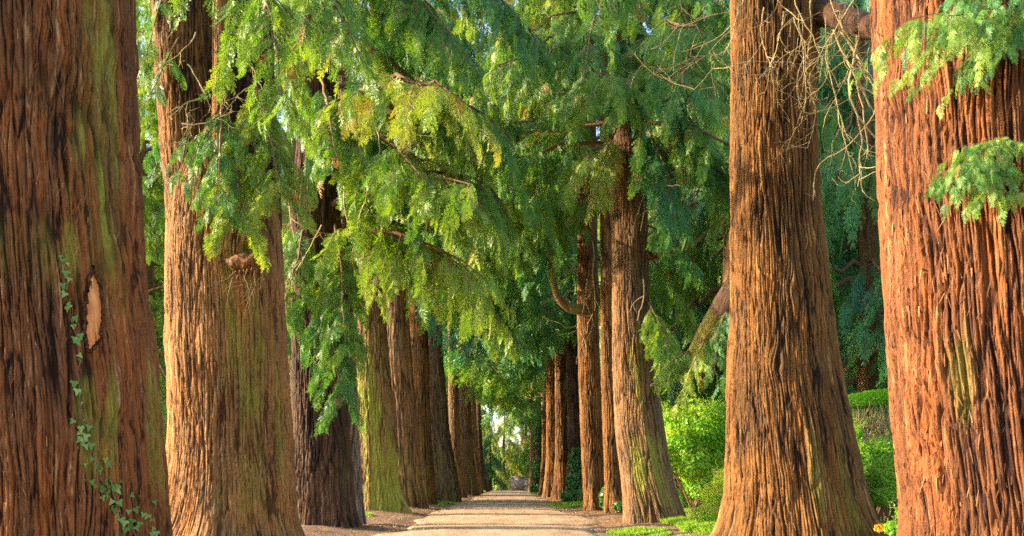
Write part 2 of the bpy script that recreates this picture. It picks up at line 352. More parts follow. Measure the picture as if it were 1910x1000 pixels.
def bough(leaf, wood, p0, az, L, rise, droop, rg, lod=1, sc=0.45, tint=0.45, dens=1.0, r0=None, br=5.0, wild=1.0, start=0.2, tvar=.2):
    """a limb with side branches and drooping flat sprays; az is the heading"""
    n = 9; t = np.linspace(0, 1, n); h = np.array([math.cos(az), math.sin(az), 0]); side = np.array([-h[1], h[0], 0])
    bend = rg.normal(0, 0.15) * L
    P = np.asarray(p0)[None] + h * (L * t)[:, None] + side * (bend * t * t)[:, None] + UP * (rise * L * t - droop * L * t ** 2)[:, None]
    P[1:] += rg.normal(0, 0.025 * L, (n - 1, 3)) * wild
    r0 = r0 or 0.016 * L + 0.008
    tube(wood, P, r0 * (1 - 0.85 * t), 5 if lod < 2 else 4)
    K = max(3, int(L * br)); pos, dr, nm, s_, tt_ = [], [], [], [], []
    btint = tint + rg.normal(0, tvar * .6)
    for k in range(K):
        a = start + (1 - start) * (k + rg.rand()) / K; f = a * (n - 1); i = min(int(f), n - 2); p = P[i] + (P[i + 1] - P[i]) * (f - i)
        T = P[i + 1] - P[i]; T /= np.linalg.norm(T) + 1e-9; s = 1 if k % 2 else -1
        bd = T * rg.uniform(.4, .9) + side * s * rg.uniform(.5, 1.0) + UP * rg.uniform(-.45, .1); bd /= np.linalg.norm(bd)
        bl = L * rg.uniform(.18, .34) * (1.25 - a * .7) + 0.25 * min(1.0, (L / 1.6) ** 1.5); m = 6; tb = np.linspace(0, 1, m)
        B = p + bd * (bl * tb)[:, None] - UP * (0.55 * bl * tb ** 2)[:, None] + rg.normal(0, .015 * bl, (m, 3))
        tube(wood, B, 0.35 * r0 * (1.1 - a * .6) * (1 - .8 * tb), 3)
        ns = max(2, int(dens * bl / (sc * 0.17)))
        for j in range(ns):
            g = (j + rg.rand()) / ns; f = g * (m - 1); i2 = min(int(f), m - 2); pp = B[i2] + (B[i2 + 1] - B[i2]) * (f - i2)
            d_ = B[i2 + 1] - B[i2]; d_ /= np.linalg.norm(d_) + 1e-9; sd = np.cross(d_, UP); ss = 1 if j % 2 else -1
            dd = d_ * rg.uniform(.4, 1.0) + sd * ss * rg.uniform(.1, .9) - UP * rg.uniform(.15, 1.1)
            pos.append(pp); dr.append(dd); nm.append(UP * .7 + h * .45 + rg.normal(0, .45, 3)); s_.append(sc * rg.uniform(.6, 1.25)); tt_.append(btint + rg.normal(0, tvar * .5) + .05 * g)
    tt_ = np.clip(tt_, 0, .93); dry = rg.rand(len(tt_)) < 0.010; tt_[dry] = 1.0
    put_sprays(leaf, pos, dr, nm, s_, tt_, lod, rg)
    return P

def mid(tr, z):
    zz, Cx, Rr = tr; return np.interp(z, zz, Cx), np.interp(z, zz, Rr)

def row_tree(label, prof, d, mat, seed, group, crown=None, special=(), name='conifer_tree', nth=160, dz=0.09, **kw):
    rg = np.random.RandomState(seed * 13 + 1)
    z0, c0 = 0.0, ((prof[-1][1] + prof[-1][2]) / 2 - 955) / F * d
    root = thing(name, label, 'tree', (c0, d, 0), group); off = (c0, d, 0)
    o, tr = trunk_mesh('trunk', prof, d, mat, root, seed, nth=nth, dz=dz, off=off, **kw)
    leaf, wood = MB(), MB()
    if crown:
        c = dict(n=26, zmin=6.0, zmax=16.0, L=4.2, az=0.0, spread=110, lod=2, sc=0.7, tint=0.4, dens=1.0, rise=.12, droop=.35); c.update(crown)
        c['sc'] *= .85 if c['lod'] == 1 else .92
        for i in range(c['n']):
            f = (i + rg.rand()) / c['n']; z = c['zmin'] + (c['zmax'] - c['zmin']) * f
            az = R(c['az'] + rg.uniform(-1, 1) * c['spread']); x_, r_ = mid(tr, z)
            L = c['L'] * rg.uniform(.7, 1.15) * (1 - 0.55 * f ** 1.5)
            bough(leaf, wood, (x_ + math.cos(az) * r_ * .7, d + math.sin(az) * r_ * .7, z), az, L, c['rise'] + rg.uniform(-.1, .15), c['droop'] + rg.uniform(-.05, .2), rg,
                  lod=c['lod'], sc=c['sc'], tint=c['tint'], dens=c['dens'], br=c.get('br', 4.0))
    for s in special:
        (x0, y0, dd0), (x1, y1, dd1) = s['a'], s['b']; A = np.array(px(x0, y0, dd0)); B = np.array(px(x1, y1, dd1)); D = B - A
        L = math.hypot(D[0], D[1]); dp = s.get('droop', .5); rs = D[2] / L + dp
        bough(leaf, wood, A, math.atan2(D[1], D[0]), L, rs, dp, rg, lod=s.get('lod', 1), sc=s.get('sc', .4), tint=s.get('tint', .5), dens=s.get('dens', 1.0), br=s.get('br', 6.0),
              r0=s.get('r0'), wild=s.get('wild', .5), start=s.get('start', .2))
    if leaf.n: leaf.build('crown', LEAF, root, off)
    if wood.n: wood.build('branches', TWIG, root, off)
    return root, tr, off

# ------------------------------------------------------------------ ground, path
def gz(x, y):
    x = np.asarray(x, float); y = np.asarray(y, float); p = np.stack([x, y, 0 * x], -1).reshape(-1, 3)
    nz = fbm(p * 0.45, 31, 3).reshape(x.shape); n2 = fbm(p * 1.7, 32, 3).reshape(x.shape)
    verge = smooth(2.4, 3.6, np.abs(x + 0.3)); far = smooth(5, 12, np.abs(x))
    left = smooth(-2.4, -3.1, x) * smooth(-6, -4, x)
    return -0.05 + verge * (0.06 + 0.05 * nz + 0.03 * n2) + 0.10 * left * (0.5 + nz) + far * (0.12 + 0.25 * nz)
def grid(xs, ys, zf):
    X, Y = np.meshgrid(xs, ys); Z = zf(X, Y); v = np.stack([X, Y, Z], -1).reshape(-1, 3); n = len(xs)
    i = np.arange(len(ys) - 1)[:, None] * n; j = np.arange(n - 1)[None]
    return v, np.stack([i + j, i + j + 1, i + n + j + 1, i + n + j], -1).reshape(-1, 4)
def ground_mat():
    m, n, L, P = newmat('forest_floor'); g = N(n, 'ShaderNodeNewGeometry')
    a = N(n, 'ShaderNodeTexNoise', i_Scale=0.7, i_Detail=5.0); b = N(n, 'ShaderNodeTexNoise', i_Scale=14.0, i_Detail=6.0, i_Roughness=.7); c = N(n, 'ShaderNodeTexNoise', i_Scale=60.0, i_Detail=3.0)
    for k in (a, b, c): L.new(g.outputs['Position'], k.inputs['Vector'])
    e = ramp(n, [(0.32, (0.10, 0.058, 0.034)), (0.5, (0.26, 0.155, 0.092)), (0.68, (0.40, 0.27, 0.17))]); L.new(b.outputs[0], e.inputs[0])
    gr = ramp(n, [(0.35, (0.05, 0.10, 0.02)), (0.65, (0.14, 0.22, 0.035))]); L.new(b.outputs[0], gr.inputs[0])
    sp = N(n, 'ShaderNodeSeparateXYZ'); L.new(g.outputs['Position'], sp.inputs[0])
    ax = math_(n, L, 'ABSOLUTE', sp.outputs[0]); f = math_(n, L, 'ADD', math_(n, L, 'MULTIPLY', math_(n, L, 'SUBTRACT', ax, 6.0), 0.25), math_(n, L, 'MULTIPLY', math_(n, L, 'SUBTRACT', a.outputs[0], .5), 2.2))
    fr = ramp(n, [(0.35, (0, 0, 0)), (0.65, (1, 1, 1))]); L.new(f, fr.inputs[0])
    L.new(mixc(n, L, fr.outputs[0], e.outputs[0], gr.outputs[0]), P.inputs['Base Color']); P.inputs['Roughness'].default_value = .95; P.inputs['Specular IOR Level'].default_value = .1
    bp = N(n, 'ShaderNodeBump', i_Strength=.6, i_Distance=.03); L.new(math_(n, L, 'ADD', b.outputs[0], c.outputs[0]), bp.inputs['Height']); L.new(bp.outputs[0], P.inputs['Normal'])
    return m
def path_mat():
    m, n, L, P = newmat('packed_earth'); g = N(n, 'ShaderNodeNewGeometry')
    mp = N(n, 'ShaderNodeMapping'); mp.inputs['Scale'].default_value = (1, .25, 1); L.new(g.outputs['Position'], mp.inputs[0])
    a = N(n, 'ShaderNodeTexNoise', i_Scale=1.3, i_Detail=6.0, i_Roughness=.6); L.new(mp.outputs[0], a.inputs['Vector'])
    b = N(n, 'ShaderNodeTexNoise', i_Scale=9.0, i_Detail=7.0, i_Roughness=.7); c = N(n, 'ShaderNodeTexVoronoi', i_Scale=38.0)
    for k in (b, c): L.new(g.outputs['Position'], k.inputs['Vector'])
    e = ramp(n, [(0.30, (0.20, 0.115, 0.065)), (0.47, (0.42, 0.268, 0.155)), (0.66, (0.62, 0.43, 0.26))]); L.new(math_(n, L, 'ADD', math_(n, L, 'MULTIPLY', a.outputs[0], .55), math_(n, L, 'MULTIPLY', b.outputs[0], .45)), e.inputs[0])
    L.new(e.outputs[0], P.inputs['Base Color']); P.inputs['Roughness'].default_value = .9; P.inputs['Specular IOR Level'].default_value = .15
    bp = N(n, 'ShaderNodeBump', i_Strength=.35, i_Distance=.012); L.new(math_(n, L, 'ADD', b.outputs[0], c.outputs['Distance']), bp.inputs['Height']); L.new(bp.outputs[0], P.inputs['Normal'])
    return m
xs = np.unique(np.concatenate([np.linspace(-350, -30, 12), np.linspace(-30, -8, 30), np.linspace(-8, 8, 130), np.linspace(8, 30, 40), np.linspace(30, 350, 12)]))
ys = np.unique(np.concatenate([np.linspace(-300, -5, 12), np.linspace(-5, 15, 60), np.linspace(15, 45, 220), np.linspace(45, 130, 240), np.linspace(130, 700, 20)]))
v, q = grid(xs, ys, gz); tag(mesh_obj('ground', v, q, ground_mat(), None, None, (0, 0, 0), True), kind='structure')
ye = np.concatenate([np.linspace(-6, 60, 500), np.linspace(60.2, 127, 220)]); ts = np.linspace(0, 1, 34)
e1 = noise3(np.stack([ye * .9, ye * 0, ye * 0], 1), 41) * .16 + noise3(np.stack([ye * .22, ye * 0, ye * 0], 1), 42) * .3
e2 = noise3(np.stack([ye * .9, ye * 0 + 9, ye * 0], 1), 43) * .16 + noise3(np.stack([ye * .22, ye * 0 + 9, ye * 0], 1), 44) * .3
XL, XR = -2.55 + e1, 2.0 + e2; X = XL[:, None] + (XR - XL)[:, None] * ts; Y = np.repeat(ye[:, None], 34, 1)
pp_ = np.stack([X, Y, 0 * X], -1).reshape(-1, 3); edge = np.minimum(ts, 1 - ts)[None]
Z = 0.012 * fbm(pp_ * np.array([2.2, 1.1, 1]), 45, 3).reshape(X.shape) + 0.035 * smooth(0, .25, edge) - 0.01 - .05 * smooth(.03, 0, edge)
i = np.arange(len(ye) - 1)[:, None] * 34; j = np.arange(33)[None]
tag(mesh_obj('path', np.stack([X, Y, Z], -1).reshape(-1, 3), np.stack([i + j, i + j + 1, i + 35 + j, i + 34 + j], -1).reshape(-1, 4), path_mat(), None, None, (0, 0, 0), True), kind='structure')

# ------------------------------------------------------------------ the avenue trees
GL, GR = 'avenue trees along the left side of the path', 'avenue trees along the right side of the path'
hp = -math.pi / 2
L1, trL1, offL1 = row_tree('huge reddish brown trunk with a pale bark wound and climbing ivy, nearest on the left',
    [(0, -150, 239), (300, -142, 246), (600, -124, 266), (800, -112, 285), (1000, -104, 296), (1087, -110, 300)], 10.2, BK['umber'], 11, GL,
    nth=760, dz=0.022, bark=.036, flute=.035, flare=.02, cellw=.075, cellh=.95, shred=2600, H=19,
    moss=[(hp + .66, 4.5, .42, 2.8, 1.25), (hp + .66, 3.2, .40, 1.2, 1.2), (hp - .1, 3.1, .5, .5, .5), (hp + 1.2, 1.6, .4, 1.2, .45), (hp + .4, 1.5, .2, .5, .5)],
    knots=[(hp + .24, 5.0, .16), (hp + .3, 4.0, .10), (hp + .66, 3.15, .10)],
    crown=dict(n=6, zmin=8.0, zmax=17, L=3.8, az=-20, spread=120, lod=1, sc=.42, tint=.4))
L2, trL2, offL2 = row_tree('pale tan trunk splitting into several upright stems above a burl, second on the left',
    [(290, 352, 478), (345, 330, 505), (430, 315, 522), (520, 313, 527), (650, 317, 532), (800, 322, 545), (900, 313, 550), (980, 302, 556), (1016, 285, 572)], 16.5, BK['tan'], 12, GL,
    nth=620, dz=0.028, bark=.026, flute=.04, flare=.06, cellw=.06, cellh=1.1, H=6.2, shred=900,
    moss=[(hp + .35, 3.2, .42, 1.8, .62), (hp + .9, 2.0, .4, 2.0, .5), (hp + .1, .8, .5, .8, .35)], knots=[(hp + .35, 4.55, .24)])
trunk_mesh('stem', [(0, 286, 392), (250, 300, 404), (430, 316, 432), (480, 322, 428)], 16.55, BK['ochre'], L2, 32, nth=240, dz=.04, bark=.028, base=False, H=18, flute=.08, off=offL2, shred=500)
trunk_mesh('stem', [(0, 398, 430), (230, 396, 426), (430, 398, 436), (470, 404, 430)], 16.15, BK['tan'], L2, 33, nth=120, dz=.04, bark=.014, base=False, H=15, flute=.1, off=offL2)
trunk_mesh('stem', [(0, 428, 502), (250, 424, 515), (430, 428, 524), (480, 434, 512)], 16.9, BK['dark'], L2, 34, nth=220, dz=.04, bark=.03, base=False, H=18, flute=.1, off=offL2)
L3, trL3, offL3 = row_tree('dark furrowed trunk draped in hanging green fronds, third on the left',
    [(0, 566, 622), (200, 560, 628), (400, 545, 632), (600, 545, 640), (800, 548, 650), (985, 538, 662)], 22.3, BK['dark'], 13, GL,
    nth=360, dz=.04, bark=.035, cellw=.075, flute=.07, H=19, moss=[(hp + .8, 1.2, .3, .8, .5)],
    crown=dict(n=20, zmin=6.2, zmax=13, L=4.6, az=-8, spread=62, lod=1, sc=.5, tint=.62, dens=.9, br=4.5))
L3b, _, _ = row_tree('slender grey weathered trunk pressed against a dark trunk, fourth on the left',
    [(300, 628, 655), (600, 630, 660), (800, 632, 668), (979, 624, 680)], 24.2, BK['grey'], 14, GL, nth=260, dz=.05, bark=.03, cellw=.07, flute=.1, H=15,
    crown=dict(n=4, zmin=7, zmax=14, L=3.5, az=-20, spread=80, lod=1, sc=.5, tint=.6))
L4, _, _ = row_tree('trunk thickly coated in bright yellow-green moss, fifth on the left',
    [(0, 690, 722), (400, 680, 718), (600, 670, 720), (700, 662, 728), (800, 664, 738), (900, 666, 742), (960, 658, 752)], 31.8, BK['brown'], 15, GL,
    nth=320, dz=.05, bark=.035, cellw=.09, flute=.1, flare=.14, H=19, moss=[(hp + .1, 1.0, 1.6, 2.6, 1.7), (hp - .3, 3.8, 1.2, 2.8, 1.6), (hp + .3, 5.4, .6, 1.6, 1.2)],
    crown=dict(n=22, zmin=9.6, zmax=17, L=4.6, az=-30, spread=85, lod=1, sc=.52, tint=.48, br=3.6))
far_left = [
 ('smooth light brown trunk directly behind the mossy one', [(0, 728, 750), (560, 716, 760), (700, 716, 770), (800, 722, 780), (900, 730, 786), (950, 734, 796)], 38, 'brown', 16, .42, 9.6, 1),
 ('narrow dark brown trunk between two lighter ones on the left', [(0, 765, 785), (600, 765, 797), (800, 768, 803), (942, 772, 812)], 45, 'ochre', 17, .35, 9.2, 2),
 ('broad shaded dark trunk with a spreading base halfway down the left row', [(0, 800, 820), (650, 798, 825), (800, 800, 838), (935, 802, 862)], 54, 'brown', 18, .2, 9.6, 2),
 ('shaded brown trunk partly hidden by its broad dark neighbour on the left', [(0, 838, 850), (650, 836, 853), (850, 838, 860), (929, 840, 872)], 66, 'brown', 19, .45, 8.2, 2),
 ('light brown trunk under a low hanging crown far along the left row', [(0, 855, 866), (700, 856, 875), (850, 858, 884), (924, 860, 893)], 78, 'brown', 20, .55, 7.6, 2),
 ('slim brown trunk third from the far end of the left row', [(700, 874, 884), (850, 876, 893), (920, 880, 902)], 92, 'brown', 21, .45, 9.0, 2),
 ('last tapering trunk at the far end of the left row', [(750, 889, 896), (850, 890, 901), (917, 890, 912)], 108, 'dark', 22, .35, 11.0, 2)]
for lab, prof, d, mk, sd, ti, zm, lod in far_left:
    row_tree(lab, prof, d, BK[mk], sd, GL, nth=140, dz=.12, bark=.035, cellw=.11, cellh=1.3, flute=.07, flare=.05, H=23,
             crown=dict(n=28 if d < 60 else 20, zmin=zm, zmax=21, L=5.6 if d < 60 else 4.4, az=-25, spread=90, lod=lod, sc=.75 if d < 60 else .95, tint=ti, dens=1.0, br=3.4),
             moss=[(hp + .2, 1, .8, 1.5, .35)])
R1, trR1, offR1 = row_tree('huge orange-red stringy trunk with a leafy sprig, nearest on the right',
    [(0, 1638, 2025), (350, 1652, 2040), (700, 1675, 2060), (1000, 1708, 2110), (1158, 1690, 2150)], 7.4, BK['red'], 23, GR,
    nth=760, dz=.018, bark=.030, cellw=.055, cellh=.8, flute=.045, shred=3200, H=18, moss=[(hp - .42, 1.75, .20, .36, .36)],
    knots=[(hp - .22, 3.85, .12), (hp - 1.05, 4.2, .05)],
    crown=dict(n=6, zmin=7.5, zmax=16, L=3.6, az=170, spread=150, lod=1, sc=.42, tint=.4))
R2, trR2, offR2 = row_tree('tall golden brown trunk with curly dead twigs at the top, second on the right',
    [(0, 1365, 1528), (200, 1366, 1518), (400, 1366, 1530), (650, 1364, 1558), (800, 1366, 1585), (940, 1369, 1612), (1000, 1366, 1628), (1041, 1352, 1650)], 13.5, BK['ochre'], 24, GR,
    nth=680, dz=.024, bark=.030, cellw=.062, cellh=1.0, flute=.06, shred=1500, H=18, knots=[(hp + .3, 3.4, .13), (hp - .1, 2.5, .10), (hp + .5, 2.35, .10)], moss=[(hp + .6, 1.0, .4, .8, .3)],
    crown=dict(n=7, zmin=8.9, zmax=16, L=3.8, az=200, spread=130, lod=1, sc=.42, tint=.4))
R3, trR3, offR3 = row_tree('pale leaning trunk with a mossy, cracked base beside the bright shrub',
    [(0, 1150, 1195), (200, 1146, 1200), (400, 1142, 1207), (600, 1143, 1212), (700, 1143, 1222), (800, 1147, 1238), (900, 1160, 1255), (975, 1168, 1280)], 25.5, BK['brown'], 25, GR,
    nth=420, dz=.04, bark=.026, cellw=.065, flute=.07, flare=.08, H=19, moss=[(hp + .1, 1.3, .9, 1.5, 1.0), (hp + .2, 3.2, .5, 1.4, .7)],
    crown=dict(n=24, zmin=9.0, zmax=16, L=4.6, az=250, spread=120, lod=1, sc=.46, tint=.52, br=3.8))
R4, _, _ = row_tree('slim sunlit trunk tucked behind the pale leaning one',
    [(0, 1120, 1142), (350, 1120, 1145), (700, 1122, 1152), (900, 1128, 1162), (958, 1128, 1176)], 33, BK['ochre'], 26, GR, nth=220, dz=.06, bark=.025, H=19, cellw=.08,
    crown=dict(n=26, zmin=10, zmax=19, L=4.8, az=215, spread=100, lod=1, sc=.6, tint=.62, br=3.6))
R5, trR5, _ = row_tree('dark trunk with a sunlit left edge and a grass tuft at its foot',
    [(0, 1082, 1106), (300, 1079, 1112), (600, 1077, 1116), (800, 1082, 1124), (951, 1090, 1140)], 37, BK['ochre'], 27, GR, nth=260, dz=.06, bark=.03, H=19, cellw=.08,
    crown=dict(n=26, zmin=12.5, zmax=20, L=5.2, az=205, spread=100, lod=1, sc=.6, tint=.42, br=3.4))
far_right = [
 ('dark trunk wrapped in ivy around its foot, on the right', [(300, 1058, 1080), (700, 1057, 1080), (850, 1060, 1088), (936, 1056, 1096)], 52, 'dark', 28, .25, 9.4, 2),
 ('orange sunlit trunk just beyond the one with an ivy foot', [(300, 1036, 1056), (850, 1036, 1060), (931, 1032, 1064)], 60, 'red', 29, .15, 9.6, 2),
 ('orange sunlit trunk second beyond the one with an ivy foot', [(300, 1020, 1036), (850, 1020, 1040), (927, 1015, 1046)], 70, 'red', 30, .25, 9.6, 2),
 ('thin brown trunk at the edge of the orange ones, far right row', [(600, 1012, 1022), (850, 1011, 1024), (922, 1006, 1030)], 84, 'ochre', 31, .5, 7.6, 2),
 ('thin ivy-covered trunk near the far end of the right row', [(600, 1000, 1008), (850, 999, 1010), (919, 994, 1014)], 100, 'brown', 35, .45, 7.4, 2),
 ('last thin trunk at the far end of the right row', [(600, 990, 997), (850, 989, 999), (916, 986, 1003)], 115, 'brown', 36, .3, 10.5, 2)]
for lab, prof, d, mk, sd, ti, zm, lod in far_right:
    row_tree(lab, prof, d, BK['ochre' if mk == 'red' else mk], sd, GR, nth=150, dz=.12, bark=.045, cellw=.13, cellh=1.5, flute=.12, flare=.12, H=20,
             crown=dict(n=24 if d < 75 else 18, zmin=zm, zmax=18, L=4.6 if d < 75 else 4.0, az=205, spread=95, lod=lod, sc=.8 if d < 60 else .95, tint=ti, dens=1.0, br=3.4))

# special boughs that hang into view, as their own branch parts
def extra(root, off, specs, name='bough', leafname='fronds', seed=1):
    rg = np.random.RandomState(seed)
    for s in specs:
        if s.get('lod', 1) == 1: s = dict(s, sc=s.get('sc', .4) * .72, br=s.get('br', 7.0) * 1.15)
        leaf, wood = MB(), MB(); A = np.array(px(*s['a'])); B = np.array(px(*s['b'])); D = B - A; L = math.hypot(D[0], D[1]); dp = s.get('droop', .5)
        bough(leaf, wood, A, math.atan2(D[1], D[0]), L, D[2] / L + dp, dp, rg, lod=s.get('lod', 1), sc=s.get('sc', .4), tint=s.get('tint', .5), dens=s.get('dens', 1.0), br=s.get('br', 7.0), r0=s.get('r0'), wild=.4, start=s.get('start', .15))
        b = wood.build(name, TWIG, root, off)
        o = leaf.build(leafname, LEAF, b, (0, 0, 0)); 
        # fronds are a child of their bough: same frame as the bough
        co = np.concatenate(leaf.v) - np.asarray(off, dtype=np.float32); o.data.vertices.foreach_set('co', co.astype(np.float32).ravel()); o.data.update()
extra(L2, offL2, [
    dict(a=(440, 240, 16.2), b=(455, 415, 14.8), droop=.6, sc=.34, tint=.74, br=12, dens=1.3),
    dict(a=(470, 150, 16.4), b=(525, 350, 15.0), droop=.5, sc=.34, tint=.68, br=11, dens=1.2),
    dict(a=(360, 230, 16.0), b=(330, 340, 15.2), droop=.5, sc=.28, tint=.32, br=7),
    dict(a=(420, 180, 16.0), b=(395, 380, 14.7), droop=.5, sc=.32, tint=.45, br=11),
    dict(a=(340, 60, 16.2), b=(290, 200, 15.4), droop=.5, sc=.3, tint=.40, br=6),
    dict(a=(470, -60, 16.2), b=(560, 200, 14.6), droop=.5, sc=.36, tint=.70, br=10),
    dict(a=(320, -60, 16.2), b=(255, 180, 15.6), droop=.5, sc=.34, tint=.45, br=9),
    dict(a=(330, -120, 17.0), b=(250, 60, 18.0), droop=.5, sc=.36, tint=.62, br=10),
    dict(a=(320, 80, 17.2), b=(235, 230, 18.5), droop=.5, sc=.36, tint=.55, br=10),
    dict(a=(320, 300, 17.2), b=(245, 470, 18.5), droop=.5, sc=.36, tint=.6, br=9),
    dict(a=(330, 200, 17.0), b=(262, 380, 17.6), droop=.5, sc=.36, tint=.40, br=9),
    dict(a=(500, -160, 16.2), b=(680, 120, 14.6), droop=.5, sc=.38, tint=.66, br=9),
    dict(a=(500, -260, 16.2), b=(640, 10, 15.2), droop=.5, sc=.38, tint=.6, br=9)], seed=2)
extra(L3, offL3, [
    dict(a=(640, -180, 21.8), b=(960, 30, 20.0), droop=.5, sc=.45, tint=.4, br=10),
    dict(a=(600, 480, 21.8), b=(600, 745, 20.0), droop=.7, sc=.45, tint=.40, br=12, dens=1.3),
    dict(a=(625, 420, 21.8), b=(650, 640, 20.2), droop=.6, sc=.45, tint=.48, br=11, dens=1.2),
    dict(a=(570, 400, 21.8), b=(555, 600, 20.4), droop=.6, sc=.45, tint=.55, br=11, dens=1.1),
    dict(a=(600, 150, 21.8), b=(620, 300, 20.0), droop=.5, sc=.42, tint=.42, br=9),
    dict(a=(630, 300, 21.8), b=(740, 500, 20.8), droop=.5, sc=.45, tint=.72, br=9),
    dict(a=(640, 200, 21.8), b=(800, 420, 20.8), droop=.5, sc=.45, tint=.30, br=9),
    dict(a=(640, 60, 21.8), b=(860, 260, 20.8), droop=.5, sc=.45, tint=.70, br=9),
    dict(a=(640, -100, 21.8), b=(880, 120, 20.0), droop=.5, sc=.45, tint=.72, br=9)], seed=3)
extra(R3, offR3, [
    dict(a=(1205, 560, 25.2), b=(1265, 700, 24.0), droop=.6, sc=.42, tint=.62, br=11, dens=1.2),
    dict(a=(1205, 470, 25.2), b=(1300, 620, 25.6), droop=.5, sc=.42, tint=.55, br=9),
    dict(a=(1205, 420, 25.4), b=(1310, 500, 24.6), droop=.4, sc=.45, tint=.40, br=9),
    dict(a=(1195, 230, 25.0), b=(1290, 420, 23.4), droop=.6, sc=.45, tint=.15, br=12, dens=1.2),
    dict(a=(1190, 120, 25.0), b=(1340, 330, 23.6), droop=.6, sc=.42, tint=.2, br=11, dens=1.2),
    dict(a=(1195, 20, 25.0), b=(1180, 190, 23.4), droop=.6, sc=.42, tint=.2, br=10),
    dict(a=(1150, 240, 25.0), b=(1105, 380, 24.0), droop=.6, sc=.42, tint=.82, br=11, dens=1.1),
    dict(a=(1190, -100, 25.0), b=(1330, 120, 22.6), droop=.6, sc=.45, tint=.58, br=10, dens=1.2),
    dict(a=(1160, -100, 25.0), b=(1060, 150, 22.6), droop=.6, sc=.45, tint=.5, br=10)], seed=4)
extra(R2, offR2, [
    dict(a=(1372, 560, 14.6), b=(1320, 640, 14.3), droop=.4, sc=.24, tint=.4, br=14),
    dict(a=(1330, 605, 15.2), b=(1270, 745, 14.9), droop=.5, sc=.26, tint=.62, br=16, dens=1.2),
    dict(a=(1300, 650, 15.7), b=(1225, 700, 15.6), droop=.4, sc=.28, tint=.66, br=14, dens=1.2),
    dict(a=(1345, 590, 15.2), b=(1330, 700, 14.6), droop=.4, sc=.26, tint=.45, br=12)], seed=14)
extra(L4, px(705, 960, 31.8)[:2] + (0,), [
    dict(a=(720, 430, 31.4), b=(690, 560, 29.6), droop=.5, sc=.5, tint=.72, br=8),
    dict(a=(730, 380, 31.4), b=(800, 530, 30.6), droop=.5, sc=.5, tint=.6, br=8),
    dict(a=(720, 40, 31.4), b=(905, 130, 29.5), droop=.5, sc=.5, tint=.5, br=8),
    dict(a=(740, 440, 31.4), b=(915, 600, 29.5), droop=.6, sc=.5, tint=.88, br=9)], seed=5)
extra(R1, offR1, [
    dict(a=(1880, 312, 6.70), b=(1790, 312, 6.25), droop=.25, sc=.085, tint=.55, br=34, lod=0, r0=.006, dens=.6),
    dict(a=(1880, 300, 6.70), b=(1838, 360, 6.25), droop=.4, sc=.085, tint=.70, br=34, lod=0, r0=.006, dens=.6),
    dict(a=(1890, 280, 6.70), b=(1840, 262, 6.25), droop=.3, sc=.08, tint=.60, br=34, lod=0, r0=.006, dens=.5),
    dict(a=(1955, 25, 6.7), b=(1712, 35, 6.1), droop=.10, sc=.11, tint=.40, br=17, lod=0, r0=.009, dens=.55, start=.08),
    dict(a=(1960, -60, 6.7), b=(1800, -20, 6.1), droop=.15, sc=.11, tint=.38, br=18, lod=0, r0=.009, dens=.6),
    dict(a=(1965, 45, 6.7), b=(1840, 65, 6.2), droop=.15, sc=.10, tint=.38, br=20, lod=0, r0=.007, dens=.6)], seed=6)

# limbs
def limb(root, off, pts, radii, mat, name='limb', n=14, seed=0, moss=.5):
    P = np.array([px(*p) for p in pts], float); t = np.linspace(0, 1, len(P)); tt = np.linspace(0, 1, 26)
    Q = np.stack([np.interp(tt, t, P[:, k]) for k in range(3)], 1)
    for _ in range(3): Q[1:-1] = (Q[:-2] + Q[1:-1] * 2 + Q[2:]) / 4
    rr = np.interp(tt, t, radii) * (1 + .10 * noise3(Q * 3, seed)); mb = MB(); tube(mb, Q, rr, n)
    v, q = np.concatenate(mb.v), np.concatenate(mb.q)
    ang = np.tile(np.arange(n) * 2 * math.pi / n, 26); ln = np.repeat(tt, n) * float(np.linalg.norm(np.diff(P, axis=0), axis=1).sum())
    r_ = float(np.mean(radii)); bco = np.stack([np.cos(ang) * r_, np.sin(ang) * r_, ln], 1) + seed
    v = v + (fbm(bco * np.array([9, 9, 1.5]), seed, 3) * .08 * r_)[:, None] * np.array([[.5, .5, .7]])
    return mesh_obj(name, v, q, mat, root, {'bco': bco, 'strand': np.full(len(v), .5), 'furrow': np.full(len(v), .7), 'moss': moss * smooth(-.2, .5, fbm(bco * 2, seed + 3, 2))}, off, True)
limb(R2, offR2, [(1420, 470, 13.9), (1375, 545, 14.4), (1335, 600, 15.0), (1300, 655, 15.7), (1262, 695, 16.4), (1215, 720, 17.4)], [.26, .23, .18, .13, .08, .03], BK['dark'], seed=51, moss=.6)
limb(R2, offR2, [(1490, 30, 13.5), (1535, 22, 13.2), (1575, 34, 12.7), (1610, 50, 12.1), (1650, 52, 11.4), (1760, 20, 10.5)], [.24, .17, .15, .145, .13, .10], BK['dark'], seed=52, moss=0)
limb(R3, offR3, [(1195, 478, 25.4), (1235, 476, 25.2), (1262, 470, 25.0), (1300, 450, 25.0), (1335, 415, 25.2)], [.12, .08, .07, .045, .015], BK['ochre'], seed=53)
o5 = ((1115 - 955) / F * 37, 37, 0)
limb(R5, o5, [(1085, 578, 36.8), (1060, 574, 36.4), (1040, 555, 36.2), (1030, 520, 36.0), (1028, 470, 36.0)], [.22, .17, .14, .11, .07], BK['brown'], seed=54)
limb(L3, offL3, [(600, 205, 22.2), (660, 200, 21.2), (730, 208, 20.6), (780, 240, 20.4)], [.12, .09, .06, .03], BK['dark'], seed=55)

